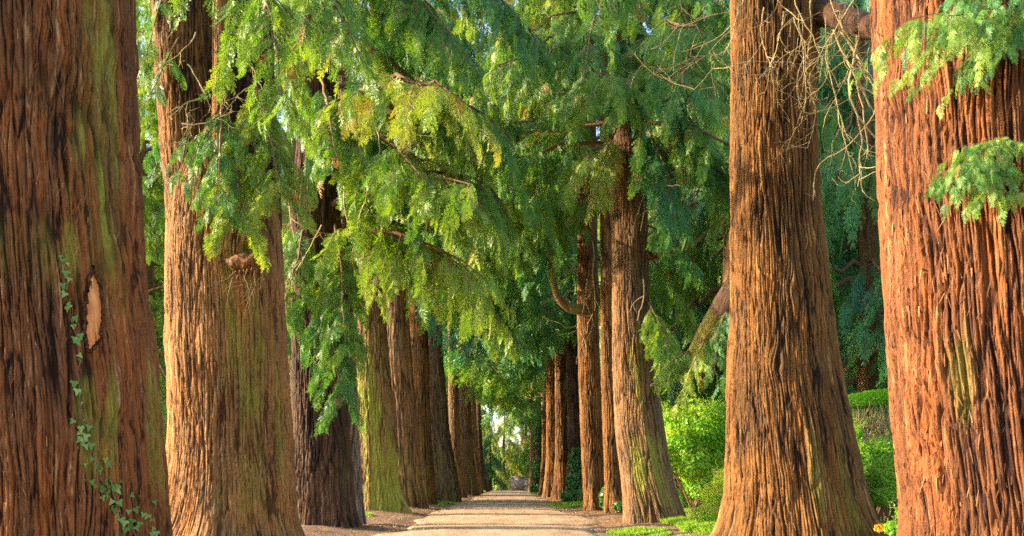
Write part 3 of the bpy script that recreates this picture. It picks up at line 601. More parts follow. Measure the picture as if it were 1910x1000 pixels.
# dead twigs
def twigs(root, off, starts, seed, rad=.008, depth=3, name='dead_twigs', mat=DEAD, Lr=(.7, 1.3)):
    rg = np.random.RandomState(seed); mb = MB()
    def go(p, d_, L, r, k):
        n = 10; P = [p]; dd = d_ / np.linalg.norm(d_); curl = rg.normal(0, .30, 3)
        for i in range(n):
            dd = dd + curl * .32 + rg.normal(0, .14, 3) + np.array([0, 0, -.05]); dd /= np.linalg.norm(dd); curl *= .93; P.append(P[-1] + dd * L / n)
            if k > 0 and i > 1 and rg.rand() < (.36 if k > 1 else .28): go(P[-1], dd + rg.normal(0, .7, 3), L * rg.uniform(.35, .65), r * .6, k - 1)
        tube(mb, P, np.linspace(r, r * .4, len(P)), 4)
    for (x, y, dd), (vx, vy, vz) in starts: go(np.array(px(x, y, dd)), np.array([vx, vy, vz], float), rg.uniform(*Lr), rad, depth)
    return mb.build(name, mat, root, off)
st = []
_r = random.Random(4)
for x in (1380, 1400, 1425, 1450, 1462, 1478, 1490, 1512, 1540, 1565, 1600, 1635, 1545):
    st.append(((x, _r.uniform(-70, 40), _r.uniform(12.0, 12.6)), (_r.uniform(-.35, .25), _r.uniform(-.25, .15), -1)))
twigs(R2, offR2, st, 8, rad=.0085, Lr=(.9, 1.7))
twigs(R2, offR2, [((1570, 60, 12.3), (.35, 0, -1)), ((1555, 55, 12.4), (.3, .1, -1)), ((1600, 50, 12), (-.2, 0, -1))], 21, rad=.018, Lr=(2.0, 2.7))
twigs(L2, offL2, [((x, y, 15.8), (a, -.3, -.5)) for x, y, a in ((330, 40, .6), (350, 120, .6), (365, 60, .3), (380, 180, -.4), (340, 230, .7), (400, 280, -.5), (450, 20, .4), (440, 110, .7), (470, 160, -.5))], 9, rad=.011, Lr=(.7, 1.1), depth=2)
twigs(L3, offL3, [((x, y, 20.6), (a, -.3, -.7)) for x, y, a in ((640, 200, .4), (700, 230, .5), (760, 220, .8), (640, 340, .2), (680, 380, -.2), (600, 420, -.4), (560, 330, -.3))], 10, rad=.014, Lr=(1.0, 1.8), depth=2)
extra(R5, o5, [dict(a=(1085, 60, 36.8), b=(880, 130, 35), droop=.5, sc=.6, tint=.4, br=7), dict(a=(1085, -60, 36.8), b=(920, 60, 35), droop=.5, sc=.6, tint=.3, br=7)], seed=17)
extra(L3, offL3, [dict(a=(575, 110, 22.2), b=(530, 270, 21.2), droop=.5, sc=.45, tint=.5, br=9)], seed=18)
twigs(R5, o5, [((x, y, 35.2), (a, -.2, -.8)) for x, y, a in ((1090, 300, .3), (1110, 380, .1), (1105, 450, .2), (1095, 520, 0), (1060, 420, -.2))], 12, rad=.02, Lr=(2, 3), depth=2)
twigs(R3, offR3, [((x, y, 24.6), (a, -.2, -.8)) for x, y, a in ((1180, 320, .3), (1195, 280, .1), (1200, 520, .2), (1270, 300, .3))], 13, rad=.014, Lr=(1, 1.6), depth=2)

# ------------------------------------------------------------------ background trees (one kind of each, copied)
def bg_tree(seed, H, L, zmin, tint, n, sc=.6):
    rg = np.random.RandomState(seed); root = thing('background_tree', 'x', 'tree', (0, 0, 0)); wood, leaf = MB(), MB()
    tr = MB(); z = np.linspace(-.2, H, 24); tube(tr, np.stack([.1 * np.sin(z * .4), .1 * np.cos(z * .3), z], 1), .32 * (1 - z / H) ** .8 + .03, 12)
    v, q = np.concatenate(tr.v), np.concatenate(tr.q)
    mesh_obj('trunk', v, q, BK['brown'], root, {'bco': v, 'strand': np.full(len(v), .5), 'furrow': np.full(len(v), .7), 'moss': np.zeros(len(v))}, (0, 0, 0), True)
    for i in range(n):
        f = (i + rg.rand()) / n; zz = zmin + (H - .5 - zmin) * f; az = rg.uniform(0, 2 * math.pi)
        bough(leaf, wood, (0, 0, zz), az, (L * (1 - .8 * f ** 1.4) + .4) * rg.uniform(.75, 1.1), .10, .45 + rg.uniform(0, .25), rg, lod=1, sc=sc, tint=tint, br=3.2, start=.25, dens=.8)
    leaf.build('crown', LEAF, root); wood.build('branches', TWIG, root); return root
def dup(root, loc, rz, label, group=None, sc=1.0):
    r = root.copy(); C.collection.objects.link(r); r.location = loc; r.rotation_euler = (0, 0, rz); r.scale = (sc, sc, sc); r['label'] = label
    if group: r['group'] = group
    for c in list(root.children):
        k = c.copy(); C.collection.objects.link(k); k.parent = r
    return r
PROTO = [bg_tree(101, 15, 3.8, 1.6, .20, 60), bg_tree(102, 13, 3.6, 1.2, .45, 60), bg_tree(103, 14, 4.0, 1.6, .68, 60), bg_tree(104, 11, 3.4, .8, .80, 50)]
spots = [ # photo x, distance, kind, scale, label
 (1395, 44, 1, 1.5, 'dense green conifer behind the bright yellow-green shrub'),
 (1372, 48, 0, 1.6, 'blue-green conifer partly hidden behind the golden brown trunk'),
 (1300, 62, 2, 1.6, 'yellowish green conifer seen right of the leaning trunk'),
 (1612, 33, 0, 1.15, 'dark blue-green conifer with drooping fronds behind the clipped brown hedge'),
 (1655, 42, 0, 1.6, 'dark conifer showing beside the left edge of the orange-red trunk'),
 (1545, 50, 3, 2.0, 'lighter green tree showing beside the right edge of the golden brown trunk'),
 (1460, 60, 1, 1.3, 'green conifer well behind the golden brown trunk'),
 (1310, 75, 3, 2.1, 'distant light green tree behind the bright shrub'),
 (1215, 92, 1, 2.0, 'distant green conifer behind the leaning trunk'),
 (1700, 50, 1, 1.3, 'distant conifer mostly hidden by the orange-red trunk'),
 (258, 47, 2, 2.0, 'yellow-green tree in the gap between the two nearest left trunks'),
 (215, 54, 3, 1.9, 'pale green tree farther back behind the ivy-clad trunk'),
 (315, 55, 1, 1.8, 'green tree farther back behind the forked tan trunk'),
 (940, 142, 3, 1.0, 'pale green tree beyond the end of the path, centre'),  # pale leaf kind stands in for haze, none is built
 (915, 134, 0, .55, 'low bushy blue-green conifer left of the stone gate pier'),
 (885, 150, 2, .8, 'green conifer beyond the left end of the path'),
 (980, 155, 3, 1.2, 'pale tree beyond the right end of the path'),
 (1012, 150, 2, .9, 'small green conifer right of the stone gate pier'),
 (828, 150, 3, 2.4, 'tall pale green tree seen between the shaded trunks of the left row'),
 (1040, 165, 0, 1.5, 'tall blue-green tree far beyond the right row'),
 (860, 170, 0, 1.5, 'tall blue-green tree far beyond the left row'),
 (1122, 100, 1, 1.7, 'green conifer showing in the slit between two dark right-hand trunks'),
 (1110, 120, 2, 1.5, 'yellow-green tree far behind the right row'),
 (700, 98, 3, 2.0, 'pale green tree showing through between the shaded left trunks'),
 (545, 78, 2, 2.0, 'green tree glimpsed between the tan and the dark left trunks'),
 (620, 118, 1, 2.2, 'big green tree far behind the mossy trunk'),
 (800, 130, 1, 1.8, 'green tree far behind the left row'),
]
_r = random.Random(9)
used = set()
for x, d, k, s, lab in spots:
    X = (x - 955) / F * d; lz = float(gz(X, d)) - .05; rz = _r.uniform(0, 6.28)
    if k not in used:
        used.add(k); r = PROTO[k]; r.location = (X, d, lz); r.rotation_euler = (0, 0, rz); r['label'] = lab
    else: r = dup(PROTO[k], (X, d, lz), rz, lab, None, s)
    r.scale = (s, s, s * (1.55 if (d < 130 and X > 3) or (d > 70 and X < -8) else 1.0))
    r['group'] = 'trees standing behind the avenue'
# a far wood that closes the view on both sides and at the end
def wood_mass(name, x0, x1, y0, y1, n, H, seed):
    rg = np.random.RandomState(seed); mb = MB(); x = rg.uniform(x0, x1, n); y = rg.uniform(y0, y1, n)
    hmax = H * (.65 + .35 * noise3(np.stack([x * .12, y * .12, 0 * x], 1), seed)); z = hmax * rg.rand(n) ** .8
    pos = np.stack([x, y, z], 1); dr = rg.normal(0, 1, (n, 3)) + [0, 0, -.7]; nm = rg.normal(0, 1, (n, 3)) + [0, 0, .6]
    tn = np.clip(.68 + .35 * noise3(pos * .15, seed + 1) + rg.normal(0, .08, n), 0, .9)  # leaf tint lifted paler to stand in for haze at the far end
    put_sprays(mb, pos, dr, nm, rg.uniform(1.2, 2.4, n), tn, 2, rg)
    return tag(mb.build(name, LEAF), kind='stuff')
wood_mass('distant_wood', 24, 32, 15, 200, 17000, 27, 201)
wood_mass('distant_wood', -55, -45, 40, 200, 6000, 11, 202)
wood_mass('distant_wood', -60, 60, 225, 240, 6000, 13, 203)

# ------------------------------------------------------------------ shrubs
def leaf_cloud(mb, cs, n, size, tint, rg, shell=.72, asp=.55, tvar=.15, up=.4):
    """leaves spread through a union of ellipsoids cs = [(centre, radii)]"""
    vol = np.array([r[0] * r[1] * r[2] for c, r in cs]) ** .67; cnt = (n * vol / vol.sum()).astype(int)
    for (c, r), m in zip(cs, cnt):
        d = rg.normal(0, 1, (m, 3)); d /= np.linalg.norm(d, axis=1)[:, None]; rad = shell + (1.05 - shell) * rg.rand(m) ** .6
        lump = 1 + .16 * fbm(d * 2.6 + np.array(c), 61, 2); p = np.array(c) + d * np.array(r) * (rad * lump)[:, None]
        p = p[p[:, 2] > .02]; m = len(p); d = d[:m] if m == len(d) else (p - np.array(c)) / np.array(r)
        nn = d + rg.normal(0, .6, (m, 3)) + [0, 0, up]; nn /= np.linalg.norm(nn, axis=1)[:, None]
        a = np.cross(nn, rg.normal(0, 1, (m, 3))); a /= np.linalg.norm(a, axis=1)[:, None]; b = np.cross(nn, a); s = size * rg.uniform(.6, 1.3, (m, 1))
        V = np.stack([p - a * s, p + b * s * asp, p + a * s, p - b * s * asp], 1).reshape(-1, 3)
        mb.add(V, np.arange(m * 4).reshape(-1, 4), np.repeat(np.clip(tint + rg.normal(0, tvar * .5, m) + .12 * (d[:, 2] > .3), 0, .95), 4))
def shrub(name, label, cat, base, cs, n, size, tint, seed, stems=7, mat=SHRUB, smat=TWIG, group=None, **kw):
    rg = np.random.RandomState(seed); root = thing(name, label, cat, base, group); B = np.array(base); mb, wd = MB(), MB()
    leaf_cloud(mb, cs, n, size, tint, rg, **kw); asp_ = kw.get('asp', .55) * .6
    for k in range(stems):
        c, r = cs[rg.randint(len(cs))]; p0 = B + [rg.normal(0, .12), rg.normal(0, .12), 0]; p1 = np.array(c) + rg.uniform(-.5, .5, 3) * np.array(r); m = (p0 + p1) / 2 + rg.normal(0, .08, 3)
        tube(wd, [p0, (p0 + m) / 2, m, (m + p1) / 2, p1], np.linspace(.028, .008, 5), 5)
    for k in range(int(n * .011)):                       # young shoots that break the outline
        c, r = cs[rg.randint(len(cs))]; dd = rg.normal(0, 1, 3); dd[2] = abs(dd[2]) * .9; dd /= np.linalg.norm(dd); q0 = np.array(c) + dd * np.array(r) * .9; dd = dd + [0, 0, .9] + rg.normal(0, .3, 3); dd /= np.linalg.norm(dd)
        ll = size * rg.uniform(3, 8); m = 9; f = np.linspace(.1, 1, m)[:, None]; pc = q0 + dd * ll * f; a = np.cross(dd, rg.normal(0, 1, (m, 3))); a /= np.linalg.norm(a, axis=1)[:, None]; a = a * .8 + dd * .6; b = np.cross(a, dd); sz = size * rg.uniform(.7, 1.2, (m, 1))
        V = np.stack([pc, pc + a * sz + b * sz * asp_, pc + a * sz * 2, pc + a * sz - b * sz * asp_], 1).reshape(-1, 3); mb.add(V, np.arange(m * 4).reshape(-1, 4), min(.95, tint + .1)); tube(wd, [q0 - dd * ll * .5, q0 + dd * ll], [.004, .002], 3)
    mb.build('foliage', mat, root, base)
    if stems: wd.build('stems', smat, root, base)
    return root
def E(x, y, d, rx, ry=None, rz=None): return (px(x, y, d), (rx, ry or rx, rz or rx))
G0 = lambda x, d: ((x - 955) / F * d, d, float(gz((x - 955) / F * d, d)))
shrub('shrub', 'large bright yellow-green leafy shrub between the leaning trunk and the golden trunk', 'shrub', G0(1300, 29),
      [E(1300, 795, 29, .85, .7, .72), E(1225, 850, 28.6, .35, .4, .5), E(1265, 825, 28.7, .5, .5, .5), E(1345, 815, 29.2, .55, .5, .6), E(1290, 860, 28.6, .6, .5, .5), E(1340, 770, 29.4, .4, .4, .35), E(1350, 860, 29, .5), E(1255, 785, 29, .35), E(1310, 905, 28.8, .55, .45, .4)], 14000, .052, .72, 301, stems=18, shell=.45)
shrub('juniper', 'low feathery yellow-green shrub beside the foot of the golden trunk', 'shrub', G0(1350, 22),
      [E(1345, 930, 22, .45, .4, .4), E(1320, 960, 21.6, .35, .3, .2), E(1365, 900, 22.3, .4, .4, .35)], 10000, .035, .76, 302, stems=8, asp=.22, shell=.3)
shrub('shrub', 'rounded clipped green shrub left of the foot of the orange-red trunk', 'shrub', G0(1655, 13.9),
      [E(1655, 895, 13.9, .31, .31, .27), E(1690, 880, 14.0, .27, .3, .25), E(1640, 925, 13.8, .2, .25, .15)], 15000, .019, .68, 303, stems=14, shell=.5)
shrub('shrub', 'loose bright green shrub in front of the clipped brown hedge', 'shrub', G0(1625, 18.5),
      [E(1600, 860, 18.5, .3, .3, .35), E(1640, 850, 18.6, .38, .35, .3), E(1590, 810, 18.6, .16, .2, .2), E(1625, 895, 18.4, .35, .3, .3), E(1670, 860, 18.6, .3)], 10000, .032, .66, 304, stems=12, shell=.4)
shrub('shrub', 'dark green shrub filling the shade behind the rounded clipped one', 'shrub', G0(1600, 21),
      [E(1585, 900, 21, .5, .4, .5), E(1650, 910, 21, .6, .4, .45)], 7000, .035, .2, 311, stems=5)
shrub('flowering_plant', 'small plant with yellow-orange blossoms at the foot of the orange-red trunk', 'plant', G0(1695, 12.5),
      [E(1692, 955, 12.5, .12, .15, .10), E(1668, 985, 12.4, .12, .12, .09)], 1500, .020, .62, 305, stems=6)
_mb = MB(); leaf_cloud(_mb, [E(1690, 945, 12.3, .09, .09, .06), E(1640, 985, 12.2, .06, .06, .05)], 260, .016, .93, np.random.RandomState(6), tvar=.1)
_fl = bpy.data.objects[[o.name for o in C.objects if o.name.startswith('flowering_plant')][0]]; _mb.build('blossoms', leaf_mat('blossom', [(0, (.8, .45, .03)), (1, (.8, .38, .02))], noise_amt=.05), _fl, tuple(_fl.location))
# clipped hedge block, leafy on top and bare and brown on the side
rg = np.random.RandomState(306); hb = G0(1640, 24); hr = thing('hedge', 'clipped hedge block with a green top and bare brown twiggy side', 'hedge', hb); lf, br_, tk = MB(), MB(), MB()
m = 9000; p = rg.uniform(-1, 1, (m, 3)) * [.95, .6, .17]; p[:, 2] += 2.95 - .1 * (p[:, 0] / .95) ** 2 * 1.5; p = p[(np.abs(p[:, 0]) / .95) ** 4 + (p[:, 2] - 2.95) ** 2 * 20 < 1.15]
p += np.array(hb) + [.1, 0, -.1]; nn = rg.normal(0, 1, (len(p), 3)); put = nn / np.linalg.norm(nn, axis=1)[:, None]; a = np.cross(put, [0.2, .3, .9]); s = .026
V = np.stack([p - a * s, p + put * s * .6, p + a * s, p - put * s * .6], 1).reshape(-1, 3); lf.add(V, np.arange(len(p) * 4).reshape(-1, 4), np.repeat(rg.uniform(.3, .65, len(p)), 4))
leaf_cloud(lf, [((hb[0] + .75, hb[1] - .2, hb[2] + 2.1), (.4, .5, .8)), ((hb[0] + .1, hb[1] + .3, hb[2] + 2.1), (.8, .3, .8))], 6000, .03, .2, rg)
for k in range(330):
    x0 = rg.uniform(-.75, .8); y0 = rg.uniform(-.55, .3); z0 = rg.uniform(1.2, 2.2); b = np.array([x0, y0, z0]) + hb; e = b + [rg.normal(0, .22), rg.normal(-.05, .15), rg.uniform(.25, .8)]
    e[2] = min(e[2], hb[2] + 2.95); tube(br_, [b, (b + e) / 2 + rg.normal(0, .05, 3), e], [.011, .009, .005], 3)
for k in range(12):
    x0 = rg.uniform(-.7, .7); y0 = rg.uniform(-.4, .3); b = np.array([x0, y0, 0]) + hb; e = b + [rg.normal(0, .08), 0, rg.uniform(1.6, 2.3)]; tube(tk, [b, (b + e) / 2 + rg.normal(0, .04, 3), e], [.05, .045, .025], 6)
lf.build('foliage', SHRUB, hr, hb); br_.build('twigs', DEAD, hr, hb); tk.build('stems', plain('hedge_stem', (.25, .08, .03), (.42, .16, .06), 20), hr, hb)

# ivy clumps and climbing ivy
def ivyleaf(mb, p, nrm, down, s, t, rg):
    nrm = nrm / np.linalg.norm(nrm); y = down - nrm * down.dot(nrm); y /= np.linalg.norm(y); x = np.cross(nrm, y)
    pts = [(0, -.15), (.42, -.30), (.62, .05), (.30, .22), (.22, .50), (0, .95), (-.22, .50), (-.30, .22), (-.62, .05), (-.42, -.30)]
    v = [p + nrm * .012] + [p + x * a * s + y * b * s + nrm * (.012 + .25 * s * abs(a) - .1 * s * b) for a, b in pts]
    q = [(0, 1, 2, 3), (0, 3, 4, 5), (0, 5, 6, 7), (0, 7, 8, 9), (0, 9, 10, 1)]; mb.add(v, q, t)
bv = BVHTree.FromPolygons([tuple(c) for c in TRUNKS[11][0][:, :]], [tuple(c) for c in TRUNKS[11][1]]) if True else None
def on_trunk(x, y):
    P = Vector(px(x, y, 10.0)); o = Vector((0, 0, CAMH)); r = bv.ray_cast(o, (P - o).normalized()); return r[0], r[1]
iv = thing('ivy', 'thin ivy vine climbing the huge reddish brown trunk', 'ivy', (-4.1, 9.2, 0)); il, iw = MB(), MB(); rg = np.random.RandomState(71)
line = [(262, 1010), (225, 960), (212, 915), (188, 890), (176, 850), (160, 815), (152, 770), (146, 700), (148, 640), (138, 600), (128, 560), (120, 520), (112, 478)]
pl = []; 
for (x0, y0), (x1, y1) in zip(line[:-1], line[1:]):
    for k in range(5):
        f = k / 5; h, n_ = on_trunk(x0 + (x1 - x0) * f + rg.normal(0, 1.5), y0 + (y1 - y0) * f)
        if h: pl.append(np.array(h) + np.array(n_) * .012)
tube(iw, pl, np.linspace(.010, .004, len(pl)), 5)
dens = [(i, 1) for i in range(len(line) - 1)]
for i, ((x0, y0), (x1, y1)) in enumerate(zip(line[:-1], line[1:])):
    m = [18, 16, 13, 8, 8, 6, 4, 4, 6, 6, 6, 4][i]
    for k in range(m):
        f = rg.rand(); sp = [34, 26, 16, 12, 10, 9, 5, 6, 7, 7, 6, 5][i]
        h, n_ = on_trunk(x0 + (x1 - x0) * f + rg.normal(0, sp), y0 + (y1 - y0) * f)
        if h: ivyleaf(il, np.array(h) + np.array(n_) * .008, np.array(n_) + rg.normal(0, .35, 3) + np.array([.1, -.4, .2]), np.array([rg.normal(0, .6), 0, -1.0]), rg.uniform(.035, .07) if i > 2 else rg.uniform(.04, .07), rg.uniform(.35, .95), rg)
il.build('leaves', IVY, iv, tuple(iv.location)); iw.build('vine', TWIG, iv, tuple(iv.location))
# the pale wound in the bark
def scar():
    gx, gy = 15, 45; pts = []; 
    outline = [(508, 171, 174), (518, 167, 180), (530, 165, 186), (545, 161, 188), (565, 160, 192), (585, 157, 191), (600, 159, 192), (618, 157, 187), (632, 159, 188), (641, 161, 180), (650, 162, 174), (656, 164, 168)]
    oy, ol, orr = map(np.array, zip(*outline)); v = []
    for a in np.linspace(500, 655, gy):
        l, r = np.interp(a, oy, ol), np.interp(a, oy, orr)
        for b in np.linspace(0, 1, gx):
            h, n_ = on_trunk(l + (r - l) * b, a); v.append(list(h))
    v = np.array(v).reshape(gy, gx, 3)
    for _ in range(25): v[1:-1, 1:-1] = (v[:-2, 1:-1] + v[2:, 1:-1] + v[1:-1, :-2] + v[1:-1, 2:]) / 4
    c = v.mean((0, 1)); nr = np.array([0.38, -.92, 0]); bb = (1 - (np.linspace(-1, 1, gx) ** 4))[None, :, None] * (1 - (np.linspace(-1, 1, gy) ** 4))[:, None, None]
    v = v + nr * (.016 * bb + .010 * noise3(v.reshape(-1, 3) * [30, 30, 7], 5).reshape(gy, gx, 1) + .006)
    i = np.arange(gy - 1)[:, None] * gx; j = np.arange(gx - 1)[None]
    return v.reshape(-1, 3), np.stack([i + j, i + gx + j, i + gx + j + 1, i + j + 1], -1).reshape(-1, 4)
v, q = scar(); m, n, L, P = newmat('bare_wood'); g = N(n, 'ShaderNodeTexCoord'); mp = N(n, 'ShaderNodeMapping'); mp.inputs['Scale'].default_value = (14, 14, 2.2); L.new(g.outputs['Object'], mp.inputs[0])
nz = N(n, 'ShaderNodeTexNoise', i_Scale=1.5, i_Detail=4.0); L.new(mp.outputs[0], nz.inputs['Vector']); cr = ramp(n, [(.3, (.28, .085, .016)), (.5, (.56, .19, .040)), (.68, (.72, .34, .10))]); L.new(nz.outputs[0], cr.inputs[0]); L.new(cr.outputs[0], P.inputs['Base Color']); P.inputs['Roughness'].default_value = .6
sc_ = mesh_obj('bark_wound', v, q, m, L1, None, offL1, True); sc_['label'] = 'smooth pale orange patch of bare wood'
rimv = v.reshape(45, 15, 3); ring = np.concatenate([rimv[0], rimv[1:-1, -1], rimv[-1][::-1], rimv[1:-1, 0][::-1], rimv[:1, 0]]); rm = MB(); rg = np.random.RandomState(91)
tube(rm, ring + rg.normal(0, .004, ring.shape) + np.array([.38, -.92, 0]) * .004, .016 + .008 * rg.rand(len(ring)), 7); rv, rq = np.concatenate(rm.v), np.concatenate(rm.q)
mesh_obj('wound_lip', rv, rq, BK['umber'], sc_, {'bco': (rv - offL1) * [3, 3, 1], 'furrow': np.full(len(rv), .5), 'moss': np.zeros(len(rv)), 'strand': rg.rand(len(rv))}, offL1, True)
# burl and hollow under the fork of the second left trunk
rg = np.random.RandomState(81); n_ = 26; th = np.linspace(0, 2 * math.pi, n_, endpoint=False); vv, qq = [], []; c0 = np.array(px(462, 492, 15.62))
for a in range(14):
    f = a / 13 * math.pi
    for t in th:
        dd = np.array([math.sin(f) * math.cos(t), math.sin(f) * math.sin(t), math.cos(f)]); rr = 1 + .14 * math.sin(7 * t + 3 * f) + rg.normal(0, .03); vv.append(c0 + dd * rr * np.array([.31, .20, .14]))
for a in range(13):
    for b in range(n_): qq.append((a * n_ + b, a * n_ + (b + 1) % n_, (a + 1) * n_ + (b + 1) % n_, (a + 1) * n_ + b))
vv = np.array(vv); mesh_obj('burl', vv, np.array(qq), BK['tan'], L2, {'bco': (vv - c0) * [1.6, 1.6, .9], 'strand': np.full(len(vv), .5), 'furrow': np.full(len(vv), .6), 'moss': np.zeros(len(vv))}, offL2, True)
twigs(L2, offL2, [((x, 500 + abs(x - 470) * .2, 15.35), (rg.normal(0, .35), -.1, -1)) for x in (435, 448, 455, 462, 470, 480, 490, 500, 440, 475)], 15, rad=.010, Lr=(.3, .65), depth=1, name='fibrous_roots', mat=TWIG)

def ivy_clump(label, cs, n, size, seed, base):
    rg = np.random.RandomState(seed); root = thing('ivy', label, 'ivy', base); mb = MB(); leaf_cloud(mb, cs, n, size, .25, rg, shell=.7, asp=.8, up=.1); mb.build('leaves', IVY, root, base)
ivy_clump('ivy mound around the foot of a dark trunk on the right', [E(1077, 900, 51.3, .55, .4, .7), E(1072, 925, 51, .7, .5, .3), E(1075, 860, 51.5, .35, .3, .7)], 3500, .07, 401, G0(1075, 51.2))
ivy_clump('ivy covering a thin trunk near the far right end', [E(1003, 880, 98.6, .55, .5, 1.3), E(1004, 810, 99, .45, .4, 1.8), E(1004, 912, 98.6, .8, .6, .5)], 4000, .12, 402, G0(1003, 98.6))
ivy_clump('ivy strands up the shaded side of a sunlit trunk', [E(1064, 800, 59.5, .16, .3, 2.2), E(1066, 700, 59.6, .16, .3, 1.6)], 1600, .07, 403, G0(1064, 59.5))
ivy_clump('tuft of ivy at the right foot of the dark trunk with a sunlit edge', [E(1130, 930, 36.3, .25, .2, .4), E(1160, 945, 32.4, .3, .2, .15)], 1500, .05, 404, G0(1132, 36.3))

# ------------------------------------------------------------------ grass, litter
def grass(label_mat, patches, seed, name='grass'):
    rg = np.random.RandomState(seed); mb = MB()
    for x, d, rx, ry, n, h in patches:
        a = rg.uniform(0, 2 * math.pi, n); r = rg.rand(n) ** .5; X = x + np.cos(a) * r * rx; Y = d + np.sin(a) * r * ry; keep = noise3(np.stack([X * 2.5, Y * 2.5, 0 * X], 1), 7) > -.35; X, Y = X[keep], Y[keep]; n = len(X)
        Z = gz(X, Y) - .01; hh = h * rg.uniform(.5, 1.2, n) * (1 - .4 * r[keep]); ln = rg.normal(0, .4, (n, 2)) * hh[:, None]; w_ = .006 * d / 20 + .003; ca, sa = rg.normal(0, 1, (2, n)); nn = np.hypot(ca, sa); ca, sa = ca / nn * w_, sa / nn * w_
        V = np.stack([np.stack([X - ca, Y - sa, Z], 1), np.stack([X + ca, Y + sa, Z], 1), np.stack([X + ca * .7 + ln[:, 0] * .45, Y + sa * .7 + ln[:, 1] * .45, Z + hh * .6], 1), np.stack([X + ln[:, 0], Y + ln[:, 1], Z + hh], 1)], 1)
        mb.add(V.reshape(-1, 3), np.arange(n * 4).reshape(-1, 4), np.repeat(np.clip(rg.normal(.5, .2, n), 0, 1), 4))
    return tag(mb.build(name, label_mat), kind='stuff')
def gp(x, y, rx, ry, n, h=.1): d = F * CAMH / (y - HOR); return ((x - 955) / F * d, d, rx, ry, n, h)
grass(GRASS, [gp(1062, 943, .95, 2.8, 9000, .2), gp(1000, 920, .9, 4, 2500, .16), gp(1185, 992, .6, .9, 8000, .14), gp(1290, 978, .7, 2.0, 11000, .20), gp(1330, 995, .6, 1.2, 7000, .22), gp(830, 941, .5, 2.0, 4500, .18), gp(683, 965, .16, .5, 1500, .16),
              gp(1250, 1000, .4, .7, 2500, .1), gp(1640, 985, .5, 1.2, 4000, .12), gp(895, 918, .6, 3, 1200, .2), (8, 30, 3, 8, 14000, .16), (9.5, 22, 3, 6, 12000, .14), (-9, 28, 3, 8, 9000, .14)], 501)
rg = np.random.RandomState(502); mb = MB(); n = 16000; X = np.concatenate([rg.normal(2.9, .7, n // 2), rg.normal(-3.1, .6, n // 2)]); Y = 14 + 70 * rg.rand(n) ** 1.6
k = 6000; _t = rg.randint(0, 6, k); _c = np.array([(-4.2, 31.8), (-3.9, 38), (2.95, 25.5), (3.3, 33), (2.8, 37), (-3.9, 22.8)])[_t]; _a = rg.uniform(0, 6.28, k); _q = rg.uniform(.75, 1.7, k); X = np.concatenate([X, _c[:, 0] + _q * np.cos(_a)]); Y = np.concatenate([Y, _c[:, 1] + _q * np.sin(_a)]); n += k
k = 7000; X = np.concatenate([X, np.clip(rg.normal(-.2, 1.5, k), -2.6, 2.1)]); Y = np.concatenate([Y, 14 + 50 * rg.rand(k) ** 1.3]); n += k
Z = np.maximum(gz(X, Y), np.where((X > -2.5) & (X < 1.95), .025, -.1)) + .008; s = rg.uniform(.008, .026, n) * (.6 + Y / 40); s[-k:] *= .7; a = rg.uniform(0, 6.28, n); tl = rg.normal(0, .35, (n, 2)) * s[:, None]
V = np.stack([np.stack([X - np.cos(a) * s, Y - np.sin(a) * s, Z], 1), np.stack([X + np.sin(a) * s * .5, Y - np.cos(a) * s * .5, Z + np.abs(tl[:, 0])], 1), np.stack([X + np.cos(a) * s, Y + np.sin(a) * s, Z + np.abs(tl[:, 1])], 1), np.stack([X - np.sin(a) * s * .5, Y + np.cos(a) * s * .5, Z], 1)], 1)
mb.add(V.reshape(-1, 3), np.arange(n * 4).reshape(-1, 4), np.repeat(rg.rand(n), 4)); tag(mb.build('leaf_litter', LITTER), kind='stuff')

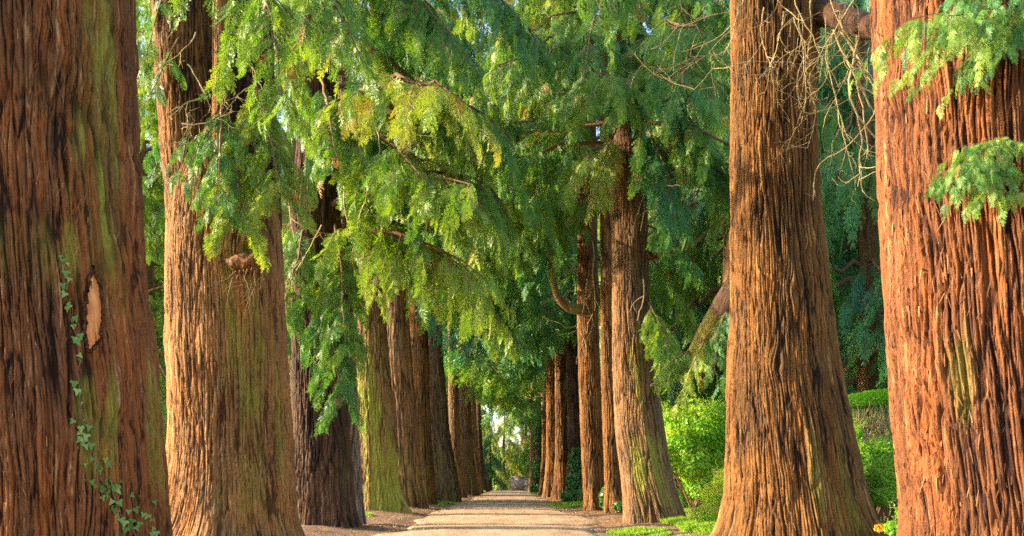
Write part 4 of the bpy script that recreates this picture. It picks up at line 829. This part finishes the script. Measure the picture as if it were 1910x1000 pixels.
mb = MB(); rg = np.random.RandomState(503); n = 1500; X = np.clip(rg.normal(-.3, 1.9, n), -3.6, 3.2); Y = 15 + 40 * rg.rand(n) ** 1.4; Z = np.maximum(gz(X, Y), np.where((X > -2.5) & (X < 1.9), .022, -.1)); s = rg.uniform(.006, .02, n) * (.5 + Y / 45)
oc = np.array([[1, 0, 0], [0, 1, 0], [-1, 0, 0], [0, -1, 0], [.5, .5, .7], [-.5, .5, .6], [-.5, -.5, .7], [.5, -.5, .6]]); V = (oc[None] * (s[:, None] * rg.uniform(.6, 1.2, (n, 3)))[:, None]) + np.stack([X, Y, Z], 1)[:, None]
Q = np.array([(0, 1, 5, 4), (1, 2, 6, 5), (2, 3, 7, 6), (3, 0, 4, 7), (4, 5, 6, 7)])[None] + (np.arange(n) * 8)[:, None, None]; mb.add(V.reshape(-1, 3), Q.reshape(-1, 4)); tag(mb.build('gravel', plain('pebble', (.22, .17, .13), (.52, .44, .36), 3)), kind='stuff')

# ------------------------------------------------------------------ gate wall at the end
def box(mb, c, s):
    v = np.array([[a, b, d] for a in (-.5, .5) for b in (-.5, .5) for d in (-.5, .5)]) * s + c
    mb.add(v, [(0, 1, 3, 2), (4, 6, 7, 5), (0, 4, 5, 1), (2, 3, 7, 6), (0, 2, 6, 4), (1, 5, 7, 3)])
stone = plain('pink_stone', (.40, .27, .22), (.58, .43, .37), 5, stretch=(1, 1, 3)); cap = plain('grey_stone', (.34, .30, .27), (.52, .48, .44), 8)
Xp = (966 - 955) / F * 129; wl = thing('stone_pier', 'low pinkish stone pier with a flat cap at the end of the path', 'pier', (Xp, 129, 0)); a, b = MB(), MB()
box(a, (0, 0, .75), (1.75, .7, 1.75)); box(b, (0, 0, 1.70), (1.95, .9, .15)); a.build('pier_body', stone, wl); b.build('cap_stone', cap, wl)
Xw = (1010 - 955) / F * 130; ww = thing('garden_wall', 'low grey wall running right from the pinkish stone pier', 'wall', (Xw, 130.2, 0)); a, b = MB(), MB()
box(a, (0, 0, .6), (4.2, .35, 1.5)); box(b, (0, 0, 1.41), (4.3, .5, .12)); a.build('wall_body', cap, ww); b.build('coping', stone, ww)
